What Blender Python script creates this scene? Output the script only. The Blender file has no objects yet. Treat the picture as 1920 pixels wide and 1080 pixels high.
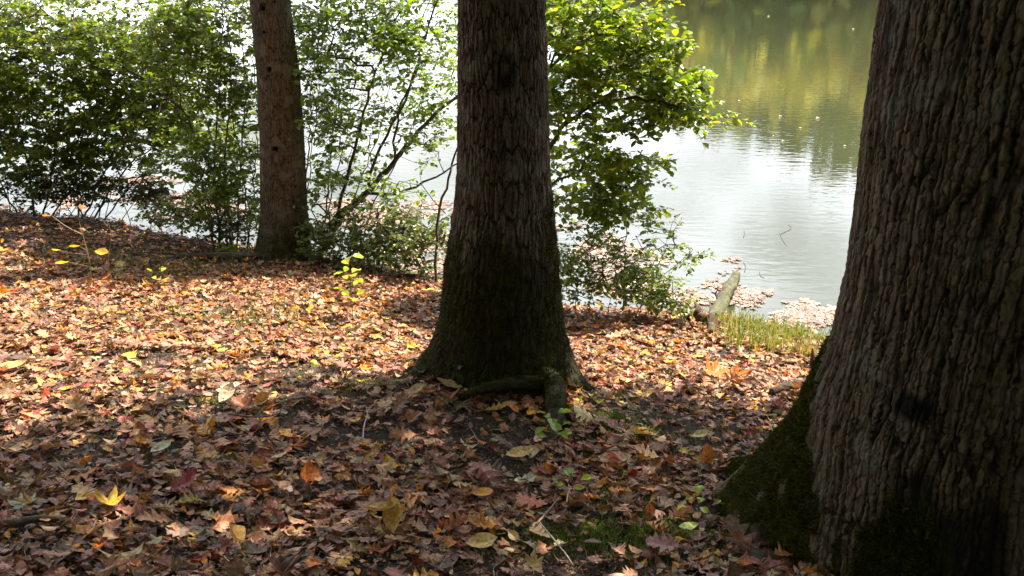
import bpy, math, random
import numpy as np
R = math.radians
rng = np.random.RandomState(7)
random.seed(7)

# ------------------------------------------------------------------ camera, world, sun, exposure
S = bpy.context.scene
COL = S.collection
CAMZ, PITCH, FPX = 3.6, 22.0, 1600.0          # water level is z = 0
cam = bpy.data.cameras.new('camera'); camo = bpy.data.objects.new('camera', cam); COL.objects.link(camo)
camo.location = (0, 0, CAMZ); camo.rotation_euler = (R(90 - PITCH), 0, 0)
cam.lens = 30; cam.sensor_width = 36; cam.clip_end = 2000; cam.clip_start = 0.05
S.camera = camo

SUN_EL, SUN_AZ = R(54), R(45)                 # azimuth from the view direction (+Y) to the right
SUNV = np.array([math.sin(SUN_AZ) * math.cos(SUN_EL), math.cos(SUN_AZ) * math.cos(SUN_EL), math.sin(SUN_EL)])
w = bpy.data.worlds.new('World'); S.world = w; w.use_nodes = True
nt = w.node_tree; nt.nodes.clear()
N = nt.nodes.new; L = nt.links.new
out = N('ShaderNodeOutputWorld'); bg = N('ShaderNodeBackground'); bg.inputs[1].default_value = 0.09
sky = N('ShaderNodeTexSky'); sky.sky_type = 'NISHITA'; sky.sun_disc = False
sky.sun_elevation = SUN_EL; sky.sun_rotation = SUN_AZ; sky.air_density = 1.2; sky.dust_density = 2.5
tc = N('ShaderNodeTexCoord'); mp = N('ShaderNodeMapping'); mp.inputs['Scale'].default_value = (2.2, 2.2, 4.5)
mp.inputs['Location'].default_value = (0.35, 1.2, 0.2)
nz = N('ShaderNodeTexNoise'); nz.inputs['Scale'].default_value = 1.6; nz.inputs['Detail'].default_value = 5
cr = N('ShaderNodeValToRGB'); cr.color_ramp.elements[0].position = .36; cr.color_ramp.elements[1].position = .6
cr.color_ramp.elements[0].color = (.78, .78, .78, 1)
mx = N('ShaderNodeMix'); mx.data_type = 'RGBA'
# clouds are brightest in a bank low over the lake, on the sun's side
def glow(az, el, lo, hi, amt):
    v = (math.sin(R(az)) * math.cos(R(el)), math.cos(R(az)) * math.cos(R(el)), math.sin(R(el)))
    d = N('ShaderNodeVectorMath'); d.operation = 'DOT_PRODUCT'; d.inputs[1].default_value = v; L(tc.outputs['Generated'], d.inputs[0])
    r = N('ShaderNodeMapRange'); r.interpolation_type = 'SMOOTHSTEP'; r.inputs[1].default_value = math.cos(R(lo)); r.inputs[2].default_value = math.cos(R(hi)); r.inputs[4].default_value = amt
    L(d.outputs['Value'], r.inputs[0]); return r.outputs[0]
ga, gb = glow(24, 22, 28, 11, 8.5), glow(-14, 9, 36, 8, 6.5)
ad = N('ShaderNodeMath'); ad.operation = 'ADD'; L(ga, ad.inputs[0]); L(gb, ad.inputs[1])
ad2 = N('ShaderNodeMath'); ad2.operation = 'ADD'; ad2.inputs[1].default_value = 4.6; L(ad.outputs[0], ad2.inputs[0])
cc = N('ShaderNodeVectorMath'); cc.operation = 'SCALE'; cc.inputs[0].default_value = (.93, .97, 1.07)
nz2 = N('ShaderNodeTexNoise'); nz2.inputs['Scale'].default_value = 2.6; nz2.inputs['Detail'].default_value = 5; L(mp.outputs[0], nz2.inputs[0])
mr2 = N('ShaderNodeMapRange'); mr2.inputs[1].default_value = .36; mr2.inputs[2].default_value = .62; mr2.inputs[3].default_value = .55; mr2.inputs[4].default_value = 1.35; L(nz2.outputs[0], mr2.inputs[0])
mm2 = N('ShaderNodeMath'); mm2.operation = 'MULTIPLY'; L(ad2.outputs[0], mm2.inputs[0]); L(mr2.outputs[0], mm2.inputs[1]); L(mm2.outputs[0], cc.inputs['Scale'])
L(cc.outputs[0], mx.inputs['B'])
L(tc.outputs['Generated'], mp.inputs[0]); L(mp.outputs[0], nz.inputs[0]); L(nz.outputs[0], cr.inputs[0])
L(cr.outputs[0], mx.inputs['Factor']); L(sky.outputs[0], mx.inputs['A']); L(mx.outputs['Result'], bg.inputs[0]); L(bg.outputs[0], out.inputs[0])

sl = bpy.data.lights.new('sun', 'SUN'); sl.energy = 4.3; sl.angle = R(.55); sl.color = (1, .90, .75)
so = bpy.data.objects.new('sun', sl); COL.objects.link(so)
from mathutils import Vector
so.rotation_euler = Vector(SUNV.tolist()).to_track_quat('Z', 'Y').to_euler(); so.location = (12, 12, 18)
vs = S.view_settings; vs.view_transform = 'Standard'; vs.look = 'None'; vs.gamma = 1; vs.use_curve_mapping = False
vs.exposure = 1.9
S.cycles.max_bounces = 6; S.cycles.transparent_max_bounces = 4; S.cycles.sample_clamp_indirect = 6

# ------------------------------------------------------------------ numpy noise
_perm = np.random.RandomState(3).permutation(65536).astype(np.int64)
def hsh(i, j, k=0):
    a = _perm[(i.astype(np.int64) * 73 + 11) & 65535]
    a = _perm[(a + j.astype(np.int64) * 179) & 65535]
    a = _perm[(a + k * 977 + 5) & 65535]
    return a / 65535.0
def vnoise(x, y, k=0, wrap=0):
    xi, yi = np.floor(x), np.floor(y); fx, fy = x - xi, y - yi
    fx = fx * fx * (3 - 2 * fx); fy = fy * fy * (3 - 2 * fy)
    x0, x1 = xi, xi + 1
    if wrap: x0, x1 = np.mod(x0, wrap), np.mod(x1, wrap)
    return ((hsh(x0, yi, k) * (1 - fx) + hsh(x1, yi, k) * fx) * (1 - fy) + (hsh(x0, yi + 1, k) * (1 - fx) + hsh(x1, yi + 1, k) * fx) * fy)
def fbm(x, y, k=0, o=4):
    s = 0; a = .5
    for i in range(o): s = s + a * vnoise(x * 2 ** i, y * 2 ** i, k + i); a *= .5
    return s
def worley(x, y, k, wrap):
    xi, yi = np.floor(x), np.floor(y)
    f1 = np.full(x.shape, 9.); f2 = f1.copy(); idc = np.zeros(x.shape)
    for dx in (-1, 0, 1):
        for dy in (-1, 0, 1):
            cx, cy = xi + dx, yi + dy; cw = np.mod(cx, wrap)
            px = cx + .1 + .8 * hsh(cw, cy, k); py = cy + .1 + .8 * hsh(cw, cy, k + 1)
            d = np.hypot(px - x, py - y)
            nf1 = d < f1
            f2 = np.where(nf1, f1, np.minimum(f2, d)); idc = np.where(nf1, hsh(cw, cy, k + 2), idc); f1 = np.where(nf1, d, f1)
    return f1, f2, idc

# ------------------------------------------------------------------ terrain
SHX = np.array([-40, -16, -9, -7, -4.5, -2.5, -1.5, .2, .9, 1.8, 2.4, 4, 6, 12, 30, 60.])
SHY = np.array([14, 13, 12.2, 11.6, 10.5, 9.6, 9.1, 8.3, 8.0, 7.8, 7.4, 6.0, 4.8, 2.5, -4, -14.])
def shore(X): return np.interp(X, SHX, SHY) + .25 * (vnoise(X * 1.3, X * 0 + 3.3, 5) - .5)
def far_e(az): return np.interp(az, [-90, -8, 1, 5, 8, 12, 16, 22, 35, 60], [2.0, 2.3, 3.6, 7.0, 9.6, 11.6, 12.3, 13.6, 15, 15])
def far_d(az): return np.interp(az, [-90, -10, 0, 8, 12, 60], [240, 230, 130, 85, 75, 70])
MT = (-.05, 4.78); RT = (1.62, 2.68); LT = (-2.49, 8.8)
def ground(X, Y, rough=True):
    X = np.asarray(X, float); Y = np.asarray(Y, float)
    d = shore(X) - Y; dl = np.clip(d, 0, 15)
    sl = np.interp(X, [-8, -1.5, 20], [.155, .2, .2])
    z = np.where(d > 0, .24 * (1 - np.exp(-dl / .16)) + sl * dl, np.maximum(-1.3, .5 * d))
    z = z + np.where(d > .1, .13 * np.exp(-(((X - MT[0]) / .75) ** 2 + ((Y - MT[1] + .25) / .5) ** 2)) + .1 * np.exp(-(((X - RT[0]) / .9) ** 2 + ((Y - RT[1]) / .8) ** 2)), 0)
    if rough:
        z = z + np.clip(d * 2 + .5, .1, 1) * (.10 * (fbm(X * .9, Y * .9, 20) - .5) + .03 * (vnoise(X * 5, Y * 5, 31) - .5))
    D = np.hypot(X, Y); az = np.degrees(np.arctan2(X, np.maximum(Y, 1e-3))); d0 = far_d(az)
    t = np.clip((D - d0) / 34, 0, 1)
    hill = (np.maximum(np.minimum(D, d0 + 30) * np.tan(np.radians(far_e(az))) - CAMZ - 9, 1.0)) * t
    return np.where((D > d0 - 3) & (Y > 8), np.maximum(hill - .3 * (D < d0), -1.3) + np.where(D < d0, -1, 0), z)
def ray(px, py):
    a, b = (px - 960) / FPX, (540 - py) / FPX; c, s = math.cos(R(PITCH)), math.sin(R(PITCH))
    return np.array([a, c + b * s, -s + b * c])
def at(px, py, Y): v = ray(px, py); return v * (Y / v[1]) + np.array([0, 0, CAMZ])
def gp(px, py, zoff=0.):
    v = ray(px, py); t = np.arange(1.5, 40, .01); P = v[None] * t[:, None]; P[:, 2] += CAMZ
    g = np.maximum(ground(P[:, 0], P[:, 1], True), 0); i = int(np.argmax(P[:, 2] < g))
    return np.array([P[i, 0], P[i, 1], g[i] + zoff])
def mpp(Y, py=400):                             # metres per pixel there
    v = ray(960, py); return (Y / v[1]) / FPX

# ------------------------------------------------------------------ mesh and object helpers
def mesh(name, V, F, mat, col=None, smooth=False, attrs=None):
    V = np.asarray(V, np.float32); F = np.asarray(F, np.int32); k = F.shape[1]
    me = bpy.data.meshes.new(name); me.vertices.add(len(V)); me.vertices.foreach_set('co', V.ravel())
    me.loops.add(F.size); me.loops.foreach_set('vertex_index', F.ravel())
    me.polygons.add(len(F)); me.polygons.foreach_set('loop_start', np.arange(0, F.size, k, dtype=np.int32))
    try: me.polygons.foreach_set('loop_total', np.full(len(F), k, np.int32))
    except Exception: pass
    me.polygons.foreach_set('use_smooth', np.full(len(F), smooth, bool))
    if col is not None:
        a = me.color_attributes.new('Col', 'FLOAT_COLOR', 'POINT'); c = np.ones((len(V), 4), np.float32); c[:, :3] = col
        a.data.foreach_set('color', c.ravel())
    for n_, v_ in (attrs or {}).items():
        a = me.attributes.new(n_, 'FLOAT', 'POINT'); a.data.foreach_set('value', np.asarray(v_, np.float32))
    me.update(calc_edges=True); me.validate()
    me.materials.append(mat); return me
def link(name, me, parent=None):
    o = bpy.data.objects.new(name, me); COL.objects.link(o)
    if parent is not None: o.parent = parent; o.matrix_parent_inverse = parent.matrix_world.inverted() if False else o.matrix_parent_inverse
    return o
def tag(o, label=None, cat=None, group=None, kind=None):
    if label: o['label'] = label
    if cat: o['category'] = cat
    if group: o['group'] = group
    if kind: o['kind'] = kind
    return o
def empty(name, loc, **k):
    o = bpy.data.objects.new(name, None); COL.objects.link(o); o.location = tuple(float(v) for v in loc); o.empty_display_size = .2
    return tag(o, **k)
def part(name, V, F, mat, root, **k):           # world-space vertices put under an Empty
    V = np.asarray(V, float) - np.array(root.location)[None]
    return link(name, mesh(name, V, F, mat, **k), root)

class Acc:
    def __init__(s): s.V = []; s.F = []; s.C = []; s.n = 0
    def add(s, V, F, C=None):
        s.V.append(V); s.F.append(np.asarray(F) + s.n); s.n += len(V)
        if C is not None: s.C.append(np.broadcast_to(np.asarray(C, float), (len(V), 3)))
    def get(s): return np.concatenate(s.V), np.concatenate(s.F), (np.concatenate(s.C) if s.C else None)

def smooth_path(P, n):
    P = np.asarray(P, float); m = len(P)
    if m < 3: t = np.linspace(0, 1, n)[:, None]; return P[0] * (1 - t) + P[-1] * t
    Q = np.vstack([2 * P[0] - P[1], P, 2 * P[-1] - P[-2]]); o = []
    for u in np.linspace(0, m - 1, n):
        i = min(int(u), m - 2); f = u - i; p0, p1, p2, p3 = Q[i:i + 4]
        o.append(.5 * (2 * p1 + (p2 - p0) * f + (2 * p0 - 5 * p1 + 4 * p2 - p3) * f * f + (3 * p1 - p0 - 3 * p2 + p3) * f ** 3))
    return np.array(o)
def tube(P, r, k=5, cap=False):                 # triangles
    P = np.asarray(P, float); n = len(P); r = np.broadcast_to(np.asarray(r, float), (n,))
    T = np.gradient(P, axis=0); T /= np.linalg.norm(T, axis=1)[:, None] + 1e-9
    up = np.array([0, 0, 1.]) if abs(T[:, 2]).mean() < .8 else np.array([1., 0, 0])
    A = np.cross(T, up); A /= np.linalg.norm(A, axis=1)[:, None] + 1e-9; B = np.cross(T, A)
    th = np.arange(k) * 2 * math.pi / k
    V = P[:, None] + r[:, None, None] * (np.cos(th)[None, :, None] * A[:, None] + np.sin(th)[None, :, None] * B[:, None])
    i = np.arange(n - 1)[:, None] * k; j = np.arange(k)[None]; j2 = (j + 1) % k
    a, b, c, d = (i + j).ravel(), (i + j2).ravel(), (i + k + j2).ravel(), (i + k + j).ravel()
    F = np.vstack([np.c_[a, b, c], np.c_[a, c, d]])
    V = V.reshape(-1, 3)
    if cap:
        V = np.vstack([V, P[0], P[-1]]); q = np.arange(k); q2 = (q + 1) % k; o = (n - 1) * k
        F = np.vstack([F, np.c_[q2, q, np.full(k, n * k)], np.c_[o + q, o + q2, np.full(k, n * k + 1)]])
    return V, F

# leaf templates: strips (left, mid, right) along x, unit length
def leaf_tpl(ws, fwd=0., stem=.0, teeth=0):
    n = len(ws); V = []; t0 = np.linspace(0, 1, n)
    for i in range(n):
        f = fwd if ws[i] > .25 and 0 < i < n - 1 else 0
        V += [(t0[i] + f * ws[i], ws[i], 0), (t0[i], 0, 0), (t0[i] + f * ws[i] * .9, -ws[i], 0)]
    F = []
    for i in range(n - 1):
        a = 3 * i; b = a + 3
        F += [(a, a + 1, b + 1), (a, b + 1, b), (a + 1, a + 2, b + 2), (a + 1, b + 2, b + 1)]
    if stem:
        m = len(V); V += [(-stem, .008, .02), (-stem, -.008, .02), (0, .012, 0), (0, -.012, 0)]; F += [(m, m + 1, m + 3), (m, m + 3, m + 2)]
    return np.array(V, float), np.array(F)
OAK = leaf_tpl([.02, .10, .30, .11, .46, .13, .40, .16, .22, .01], .22, .25)
OAK2 = leaf_tpl([.02, .18, .26, .16, .36, .2, .34, .12, .01], .15, .2)
def palmate():
    A = [(-170, .30), (-140, .36), (-112, .52), (-92, .30), (-72, .44), (-48, .66), (-38, .44), (-30, .34), (-20, .52), (-9, .62), (0, .80)]
    A = A + [(-a, r_) for a, r_ in A[:-1]][::-1]; V = [(.3, 0, .03)] + [(.3 + .85 * r_ * math.cos(R(a)), .85 * r_ * math.sin(R(a)), 0) for a, r_ in A]
    V += [(.02, .012, 0), (.02, -.012, 0), (-.4, .008, .02), (-.4, -.008, .02)]; m = len(A)
    F = [(0, 1 + i, 2 + i) for i in range(m - 1)] + [(0, m, 1), (m + 1, m + 2, m + 4), (m + 1, m + 4, m + 3)]
    return np.array(V, float), np.array(F)
MAP = palmate()
OVAL = leaf_tpl([.01, .14, .22, .26, .25, .19, .1, .005], 0, .15)
BEECH = leaf_tpl([.01, .2, .31, .33, .24, .005], 0, .12)
OAKFAR = leaf_tpl([.03, .3, .1, .42, .1, .2, .01], .2)
OVFAR = leaf_tpl([.01, .25, .28, .01])
GREEN = leaf_tpl([.01, .30, .34, .01])
def rotm(yaw, pitch, roll):
    cy, sy, cp, sp, cr_, sr = np.cos(yaw), np.sin(yaw), np.cos(pitch), np.sin(pitch), np.cos(roll), np.sin(roll)
    M = np.empty((len(yaw), 3, 3))
    M[:, 0, 0] = cy * cp; M[:, 0, 1] = cy * sp * sr - sy * cr_; M[:, 0, 2] = cy * sp * cr_ + sy * sr
    M[:, 1, 0] = sy * cp; M[:, 1, 1] = sy * sp * sr + cy * cr_; M[:, 1, 2] = sy * sp * cr_ - cy * sr
    M[:, 2, 0] = -sp; M[:, 2, 1] = cp * sr; M[:, 2, 2] = cp * cr_
    return M
def leaves(tpl, pos, yaw, pitch, roll, size, colr, bend=None, cup=None, twist=None, wid=None, cj=.12):
    T, F = tpl; n = len(pos); m = len(T)
    X = np.repeat(T[None, :, 0], n, 0) - .0; Yv = np.repeat(T[None, :, 1], n, 0); Z = np.repeat(T[None, :, 2], n, 0)
    if wid is not None: Yv = Yv * wid[:, None]
    if cup is not None: Z = Z + cup[:, None] * (np.abs(Yv) ** 1.5 * 1.6)
    if twist is not None:
        a = twist[:, None] * (X - .5); Yn = Yv * np.cos(a) - Z * np.sin(a); Z = Yv * np.sin(a) + Z * np.cos(a); Yv = Yn
    if bend is not None:
        b = bend[:, None]; Z = Z + b * (X - .5) ** 2
    Z = Z + .05 * (hsh(np.arange(m)[None] + np.arange(n)[:, None] * 13, np.zeros((n, m)), 3) - .5)
    P = np.stack([X, Yv, Z], 2) * size[:, None, None]
    V = np.einsum('nij,nkj->nki', rotm(yaw, pitch, roll), P) + pos[:, None]
    Fa = (F[None] + (np.arange(n) * m)[:, None, None]).reshape(-1, 3)
    C = np.repeat(colr[:, None], m, 1) * (1 + cj * (rng.rand(n, m, 1) - .5) * 2)
    C = C * np.where(np.abs(T[None, :, 1:2]) < 1e-6, 1.12, 1.0)
    return V.reshape(-1, 3), Fa, C.reshape(-1, 3)

# ------------------------------------------------------------------ materials
def mat(name):
    m = bpy.data.materials.new(name); m.use_nodes = True; t = m.node_tree; p = t.nodes['Principled BSDF']
    return m, t, p
def leafmat(name, trans=.35, rough=.5, tcol=(1.3, 1.2, .5), spec=.5, nscale=60, var=.35):
    m, t, p = mat(name); n = t.nodes.new; l = t.links.new
    at_ = n('ShaderNodeAttribute'); at_.attribute_name = 'Col'
    nz = n('ShaderNodeTexNoise'); nz.inputs['Scale'].default_value = nscale; nz.inputs['Detail'].default_value = 3
    g = n('ShaderNodeNewGeometry'); l(g.outputs['Position'], nz.inputs[0])
    mr = n('ShaderNodeMapRange'); mr.inputs[1].default_value = .3; mr.inputs[2].default_value = .7; mr.inputs[3].default_value = 1 - var; mr.inputs[4].default_value = 1 + var
    l(nz.outputs[0], mr.inputs[0])
    mu = n('ShaderNodeVectorMath'); mu.operation = 'SCALE'; l(at_.outputs['Color'], mu.inputs[0]); l(mr.outputs[0], mu.inputs['Scale'])
    l(mu.outputs[0], p.inputs['Base Color']); p.inputs['Roughness'].default_value = rough; p.inputs['Specular IOR Level'].default_value = spec
    bm = n('ShaderNodeBump'); bm.inputs['Strength'].default_value = .5; bm.inputs['Distance'].default_value = .004; l(nz.outputs[0], bm.inputs['Height']); l(bm.outputs[0], p.inputs['Normal'])
    tr = n('ShaderNodeBsdfTranslucent'); m2 = n('ShaderNodeVectorMath'); m2.operation = 'MULTIPLY'; m2.inputs[1].default_value = tcol
    l(mu.outputs[0], m2.inputs[0]); l(m2.outputs[0], tr.inputs[0])
    ms = n('ShaderNodeMixShader'); ms.inputs[0].default_value = trans
    l(p.outputs[0], ms.inputs[1]); l(tr.outputs[0], ms.inputs[2]); l(ms.outputs[0], t.nodes['Material Output'].inputs[0])
    return m
M_LITTER = leafmat('dry_leaf', .2, .5, (1.3, 1.1, .8), .4, 70, .4)
M_GREEN = leafmat('green_leaf', .48, .33, (1.5, 1.35, .45), .6, 25, .25)
M_GRASS = leafmat('grass_blade', .4, .5, (1.4, 1.3, .5), .4, 40, .2)
M_FAR = leafmat('far_leaf', .3, .8, (1.3, 1.2, .6), .1, .6, .3)
M_MOSS = leafmat('moss_tuft', .2, .9, (1.2, 1.2, .5), .1, 40, .3)

def stemmat():
    m, t, p = mat('twig_bark'); n = t.nodes.new; l = t.links.new
    g = n('ShaderNodeNewGeometry'); nz = n('ShaderNodeTexNoise'); nz.inputs['Scale'].default_value = 30; l(g.outputs['Position'], nz.inputs[0])
    c = n('ShaderNodeValToRGB'); c.color_ramp.elements[0].color = (.035, .026, .02, 1); c.color_ramp.elements[1].color = (.13, .10, .075, 1)
    c.color_ramp.elements[0].position = .35; c.color_ramp.elements[1].position = .7
    l(nz.outputs[0], c.inputs[0]); l(c.outputs[0], p.inputs['Base Color']); p.inputs['Roughness'].default_value = .8
    return m
M_STEM = stemmat()
def barkmat(name, deep, mid, pale, mossc, scale=1.):
    m, t, p = mat(name); n = t.nodes.new; l = t.links.new
    g = n('ShaderNodeTexCoord'); fr = n('ShaderNodeAttribute'); fr.attribute_name = 'ridge'; mo = n('ShaderNodeAttribute'); mo.attribute_name = 'moss'; tn = n('ShaderNodeAttribute'); tn.attribute_name = 'stain'
    c = n('ShaderNodeValToRGB'); e = c.color_ramp.elements; e[0].color = (*deep, 1); e[0].position = .03; e[1].color = (*pale, 1); e[1].position = 1
    x = c.color_ramp.elements.new(.38); x.color = (*mid, 1)
    nz = n('ShaderNodeTexNoise'); nz.inputs['Scale'].default_value = 45 * scale; nz.inputs['Detail'].default_value = 6; l(g.outputs['Object'], nz.inputs[0])
    nb = n('ShaderNodeTexNoise'); nb.inputs['Scale'].default_value = 7 * scale; nb.inputs['Detail'].default_value = 4; l(g.outputs['Object'], nb.inputs[0])
    ad = n('ShaderNodeMath'); ad.operation = 'MULTIPLY_ADD'; ad.inputs[1].default_value = .9; l(nz.outputs[0], ad.inputs[0]);
    sb = n('ShaderNodeMath'); sb.operation = 'SUBTRACT'; sb.inputs[1].default_value = .45; l(fr.outputs['Fac'], sb.inputs[0]); l(sb.outputs[0], ad.inputs[2])
    l(ad.outputs[0], c.inputs[0])
    # lichen patches
    lr = n('ShaderNodeMapRange'); lr.inputs[1].default_value = .56; lr.inputs[2].default_value = .64; lr.inputs[4].default_value = .5; l(nb.outputs[0], lr.inputs[0])
    ml = n('ShaderNodeMix'); ml.data_type = 'RGBA'; ml.inputs['B'].default_value = (.20, .21, .17, 1); l(lr.outputs[0], ml.inputs['Factor']); l(c.outputs[0], ml.inputs['A'])
    mst = n('ShaderNodeMix'); mst.data_type = 'RGBA'; mst.inputs['B'].default_value = (.012, .013, .010, 1); l(tn.outputs['Fac'], mst.inputs['Factor']); l(ml.outputs['Result'], mst.inputs['A'])
    mc = n('ShaderNodeMix'); mc.data_type = 'RGBA'; mc.inputs['A'].default_value = (.026, .021, .012, 1); mc.inputs['B'].default_value = (*[v * 1.25 for v in mossc], 1); mz = n('ShaderNodeTexNoise'); mz.inputs['Scale'].default_value = 14; mz.inputs['Detail'].default_value = 8; mz.inputs['Roughness'].default_value = .7; l(g.outputs['Object'], mz.inputs[0]); mzr = n('ShaderNodeMapRange'); mzr.inputs[1].default_value = .38; mzr.inputs[2].default_value = .64; l(mz.outputs[0], mzr.inputs[0]); l(mzr.outputs[0], mc.inputs['Factor'])
    mm = n('ShaderNodeMix'); mm.data_type = 'RGBA'; l(mo.outputs['Fac'], mm.inputs['Factor']); l(mst.outputs['Result'], mm.inputs['A']); l(mc.outputs['Result'], mm.inputs['B'])
    l(mm.outputs['Result'], p.inputs['Base Color']); p.inputs['Roughness'].default_value = .88; p.inputs['Specular IOR Level'].default_value = .25
    mpz = n('ShaderNodeMapping'); mpz.inputs['Scale'].default_value = (1, 1, .3); l(g.outputs['Object'], mpz.inputs[0])
    n3 = n('ShaderNodeTexNoise'); n3.inputs['Scale'].default_value = 110 * scale; n3.inputs['Detail'].default_value = 6; n3.inputs['Roughness'].default_value = .65; l(mpz.outputs[0], n3.inputs[0])
    b = n('ShaderNodeBump'); b.inputs['Strength'].default_value = 1; b.inputs['Distance'].default_value = .010; l(n3.outputs[0], b.inputs['Height']); l(b.outputs[0], p.inputs['Normal'])
    return m
M_BARKR = barkmat('bark_grey_brown', (.014, .010, .007), (.080, .060, .038), (.21, .165, .11), (.055, .075, .012))
M_BARKM = barkmat('bark_plated', (.015, .011, .008), (.075, .057, .040), (.185, .15, .108), (.05, .06, .012))
M_BARKL = barkmat('bark_light_brown', (.015, .012, .009), (.068, .055, .038), (.16, .13, .09), (.07, .075, .018), .8)

# ------------------------------------------------------------------ ground
def axis(a, b, st, lo, hi):
    m = list(np.arange(a, b, st)); s = st; v = a; left = []
    while v > lo: s = min(s * 1.25, 12); v -= s; left.append(v)
    s = st; v = m[-1]; right = []
    while v < hi: s = min(s * 1.25, 12); v += s; right.append(v)
    return np.array(left[::-1] + m + right)
gx = axis(-9, 6, .035, -420, 420); gy = axis(.6, 13, .035, -60, 420)
GX, GY = np.meshgrid(gx, gy); GZ = ground(GX, GY)
near = (GY < 13) & (GY > .5) & (abs(GX) < 9)
GZ = GZ + np.where(near, .018 * (fbm(GX * 14, GY * 14, 60, 3) - .45), 0)
nx, ny = len(gx), len(gy); ii = (np.arange(ny - 1)[:, None] * nx + np.arange(nx - 1)[None]).ravel()
GF = np.c_[ii, ii + 1, ii + nx + 1, ii + nx]
gm, t, p = mat('soil'); n = t.nodes.new; l = t.links.new
g = n('ShaderNodeNewGeometry'); n1 = n('ShaderNodeTexNoise'); n1.inputs['Scale'].default_value = 55; n1.inputs['Detail'].default_value = 8; n1.inputs['Roughness'].default_value = .7
n2 = n('ShaderNodeTexNoise'); n2.inputs['Scale'].default_value = 2.6; n2.inputs['Detail'].default_value = 5
l(g.outputs['Position'], n1.inputs[0]); l(g.outputs['Position'], n2.inputs[0])
c = n('ShaderNodeValToRGB'); c.color_ramp.elements[0].color = (.010, .0075, .0055, 1); c.color_ramp.elements[1].color = (.085, .06, .045, 1); c.color_ramp.elements[0].position = .38; c.color_ramp.elements[1].position = .72
l(n1.outputs[0], c.inputs[0])
mr = n('ShaderNodeMapRange'); mr.inputs[1].default_value = .52; mr.inputs[2].default_value = .66; mr.inputs[4].default_value = .75; l(n2.outputs[0], mr.inputs[0])
mc = n('ShaderNodeMix'); mc.data_type = 'RGBA'; mc.inputs['B'].default_value = (.035, .045, .012, 1); l(mr.outputs[0], mc.inputs['Factor']); l(c.outputs[0], mc.inputs['A'])
l(mc.outputs['Result'], p.inputs['Base Color']); p.inputs['Roughness'].default_value = .9; p.inputs['Specular IOR Level'].default_value = .25
b = n('ShaderNodeBump'); b.inputs['Strength'].default_value = .9; b.inputs['Distance'].default_value = .012; l(n1.outputs[0], b.inputs['Height']); l(b.outputs[0], p.inputs['Normal'])
tag(link('ground', mesh('ground', np.c_[GX.ravel(), GY.ravel(), GZ.ravel()], GF, gm, smooth=True)), kind='structure')

# ------------------------------------------------------------------ water
wm, t, p = mat('lake_water'); n = t.nodes.new; l = t.links.new
p.inputs['Base Color'].default_value = (.044, .051, .026, 1); p.inputs['Roughness'].default_value = .015; p.inputs['IOR'].default_value = 1.333
g = n('ShaderNodeNewGeometry'); mp = n('ShaderNodeMapping'); mp.inputs['Rotation'].default_value = (0, 0, R(24)); mp.inputs['Scale'].default_value = (1.2, 3.4, 1)
l(g.outputs['Position'], mp.inputs[0])
w1 = n('ShaderNodeTexNoise'); w1.inputs['Scale'].default_value = 2.2; w1.inputs['Detail'].default_value = 2.5; w1.inputs['Distortion'].default_value = .3; l(mp.outputs[0], w1.inputs[0])
w2 = n('ShaderNodeTexNoise'); w2.inputs['Scale'].default_value = .12; w2.inputs['Detail'].default_value = 2; l(g.outputs['Position'], w2.inputs[0])
mr = n('ShaderNodeMapRange'); mr.inputs[1].default_value = .35; mr.inputs[2].default_value = .65; mr.inputs[3].default_value = .35; mr.inputs[4].default_value = 1.; l(w2.outputs[0], mr.inputs[0])
mu = n('ShaderNodeMath'); mu.operation = 'MULTIPLY'; l(w1.outputs[0], mu.inputs[0]); l(mr.outputs[0], mu.inputs[1])
b = n('ShaderNodeBump'); b.inputs['Strength'].default_value = 1; b.inputs['Distance'].default_value = .0042; l(mu.outputs[0], b.inputs['Height']); l(b.outputs[0], p.inputs['Normal'])
WV = np.array([[-600, -60, 0], [600, -60, 0], [600, 700, 0], [-600, 700, 0.]])
tag(link('lake_water', mesh('lake_water', WV, [[0, 1, 2, 3]], wm)), kind='structure')

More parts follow.
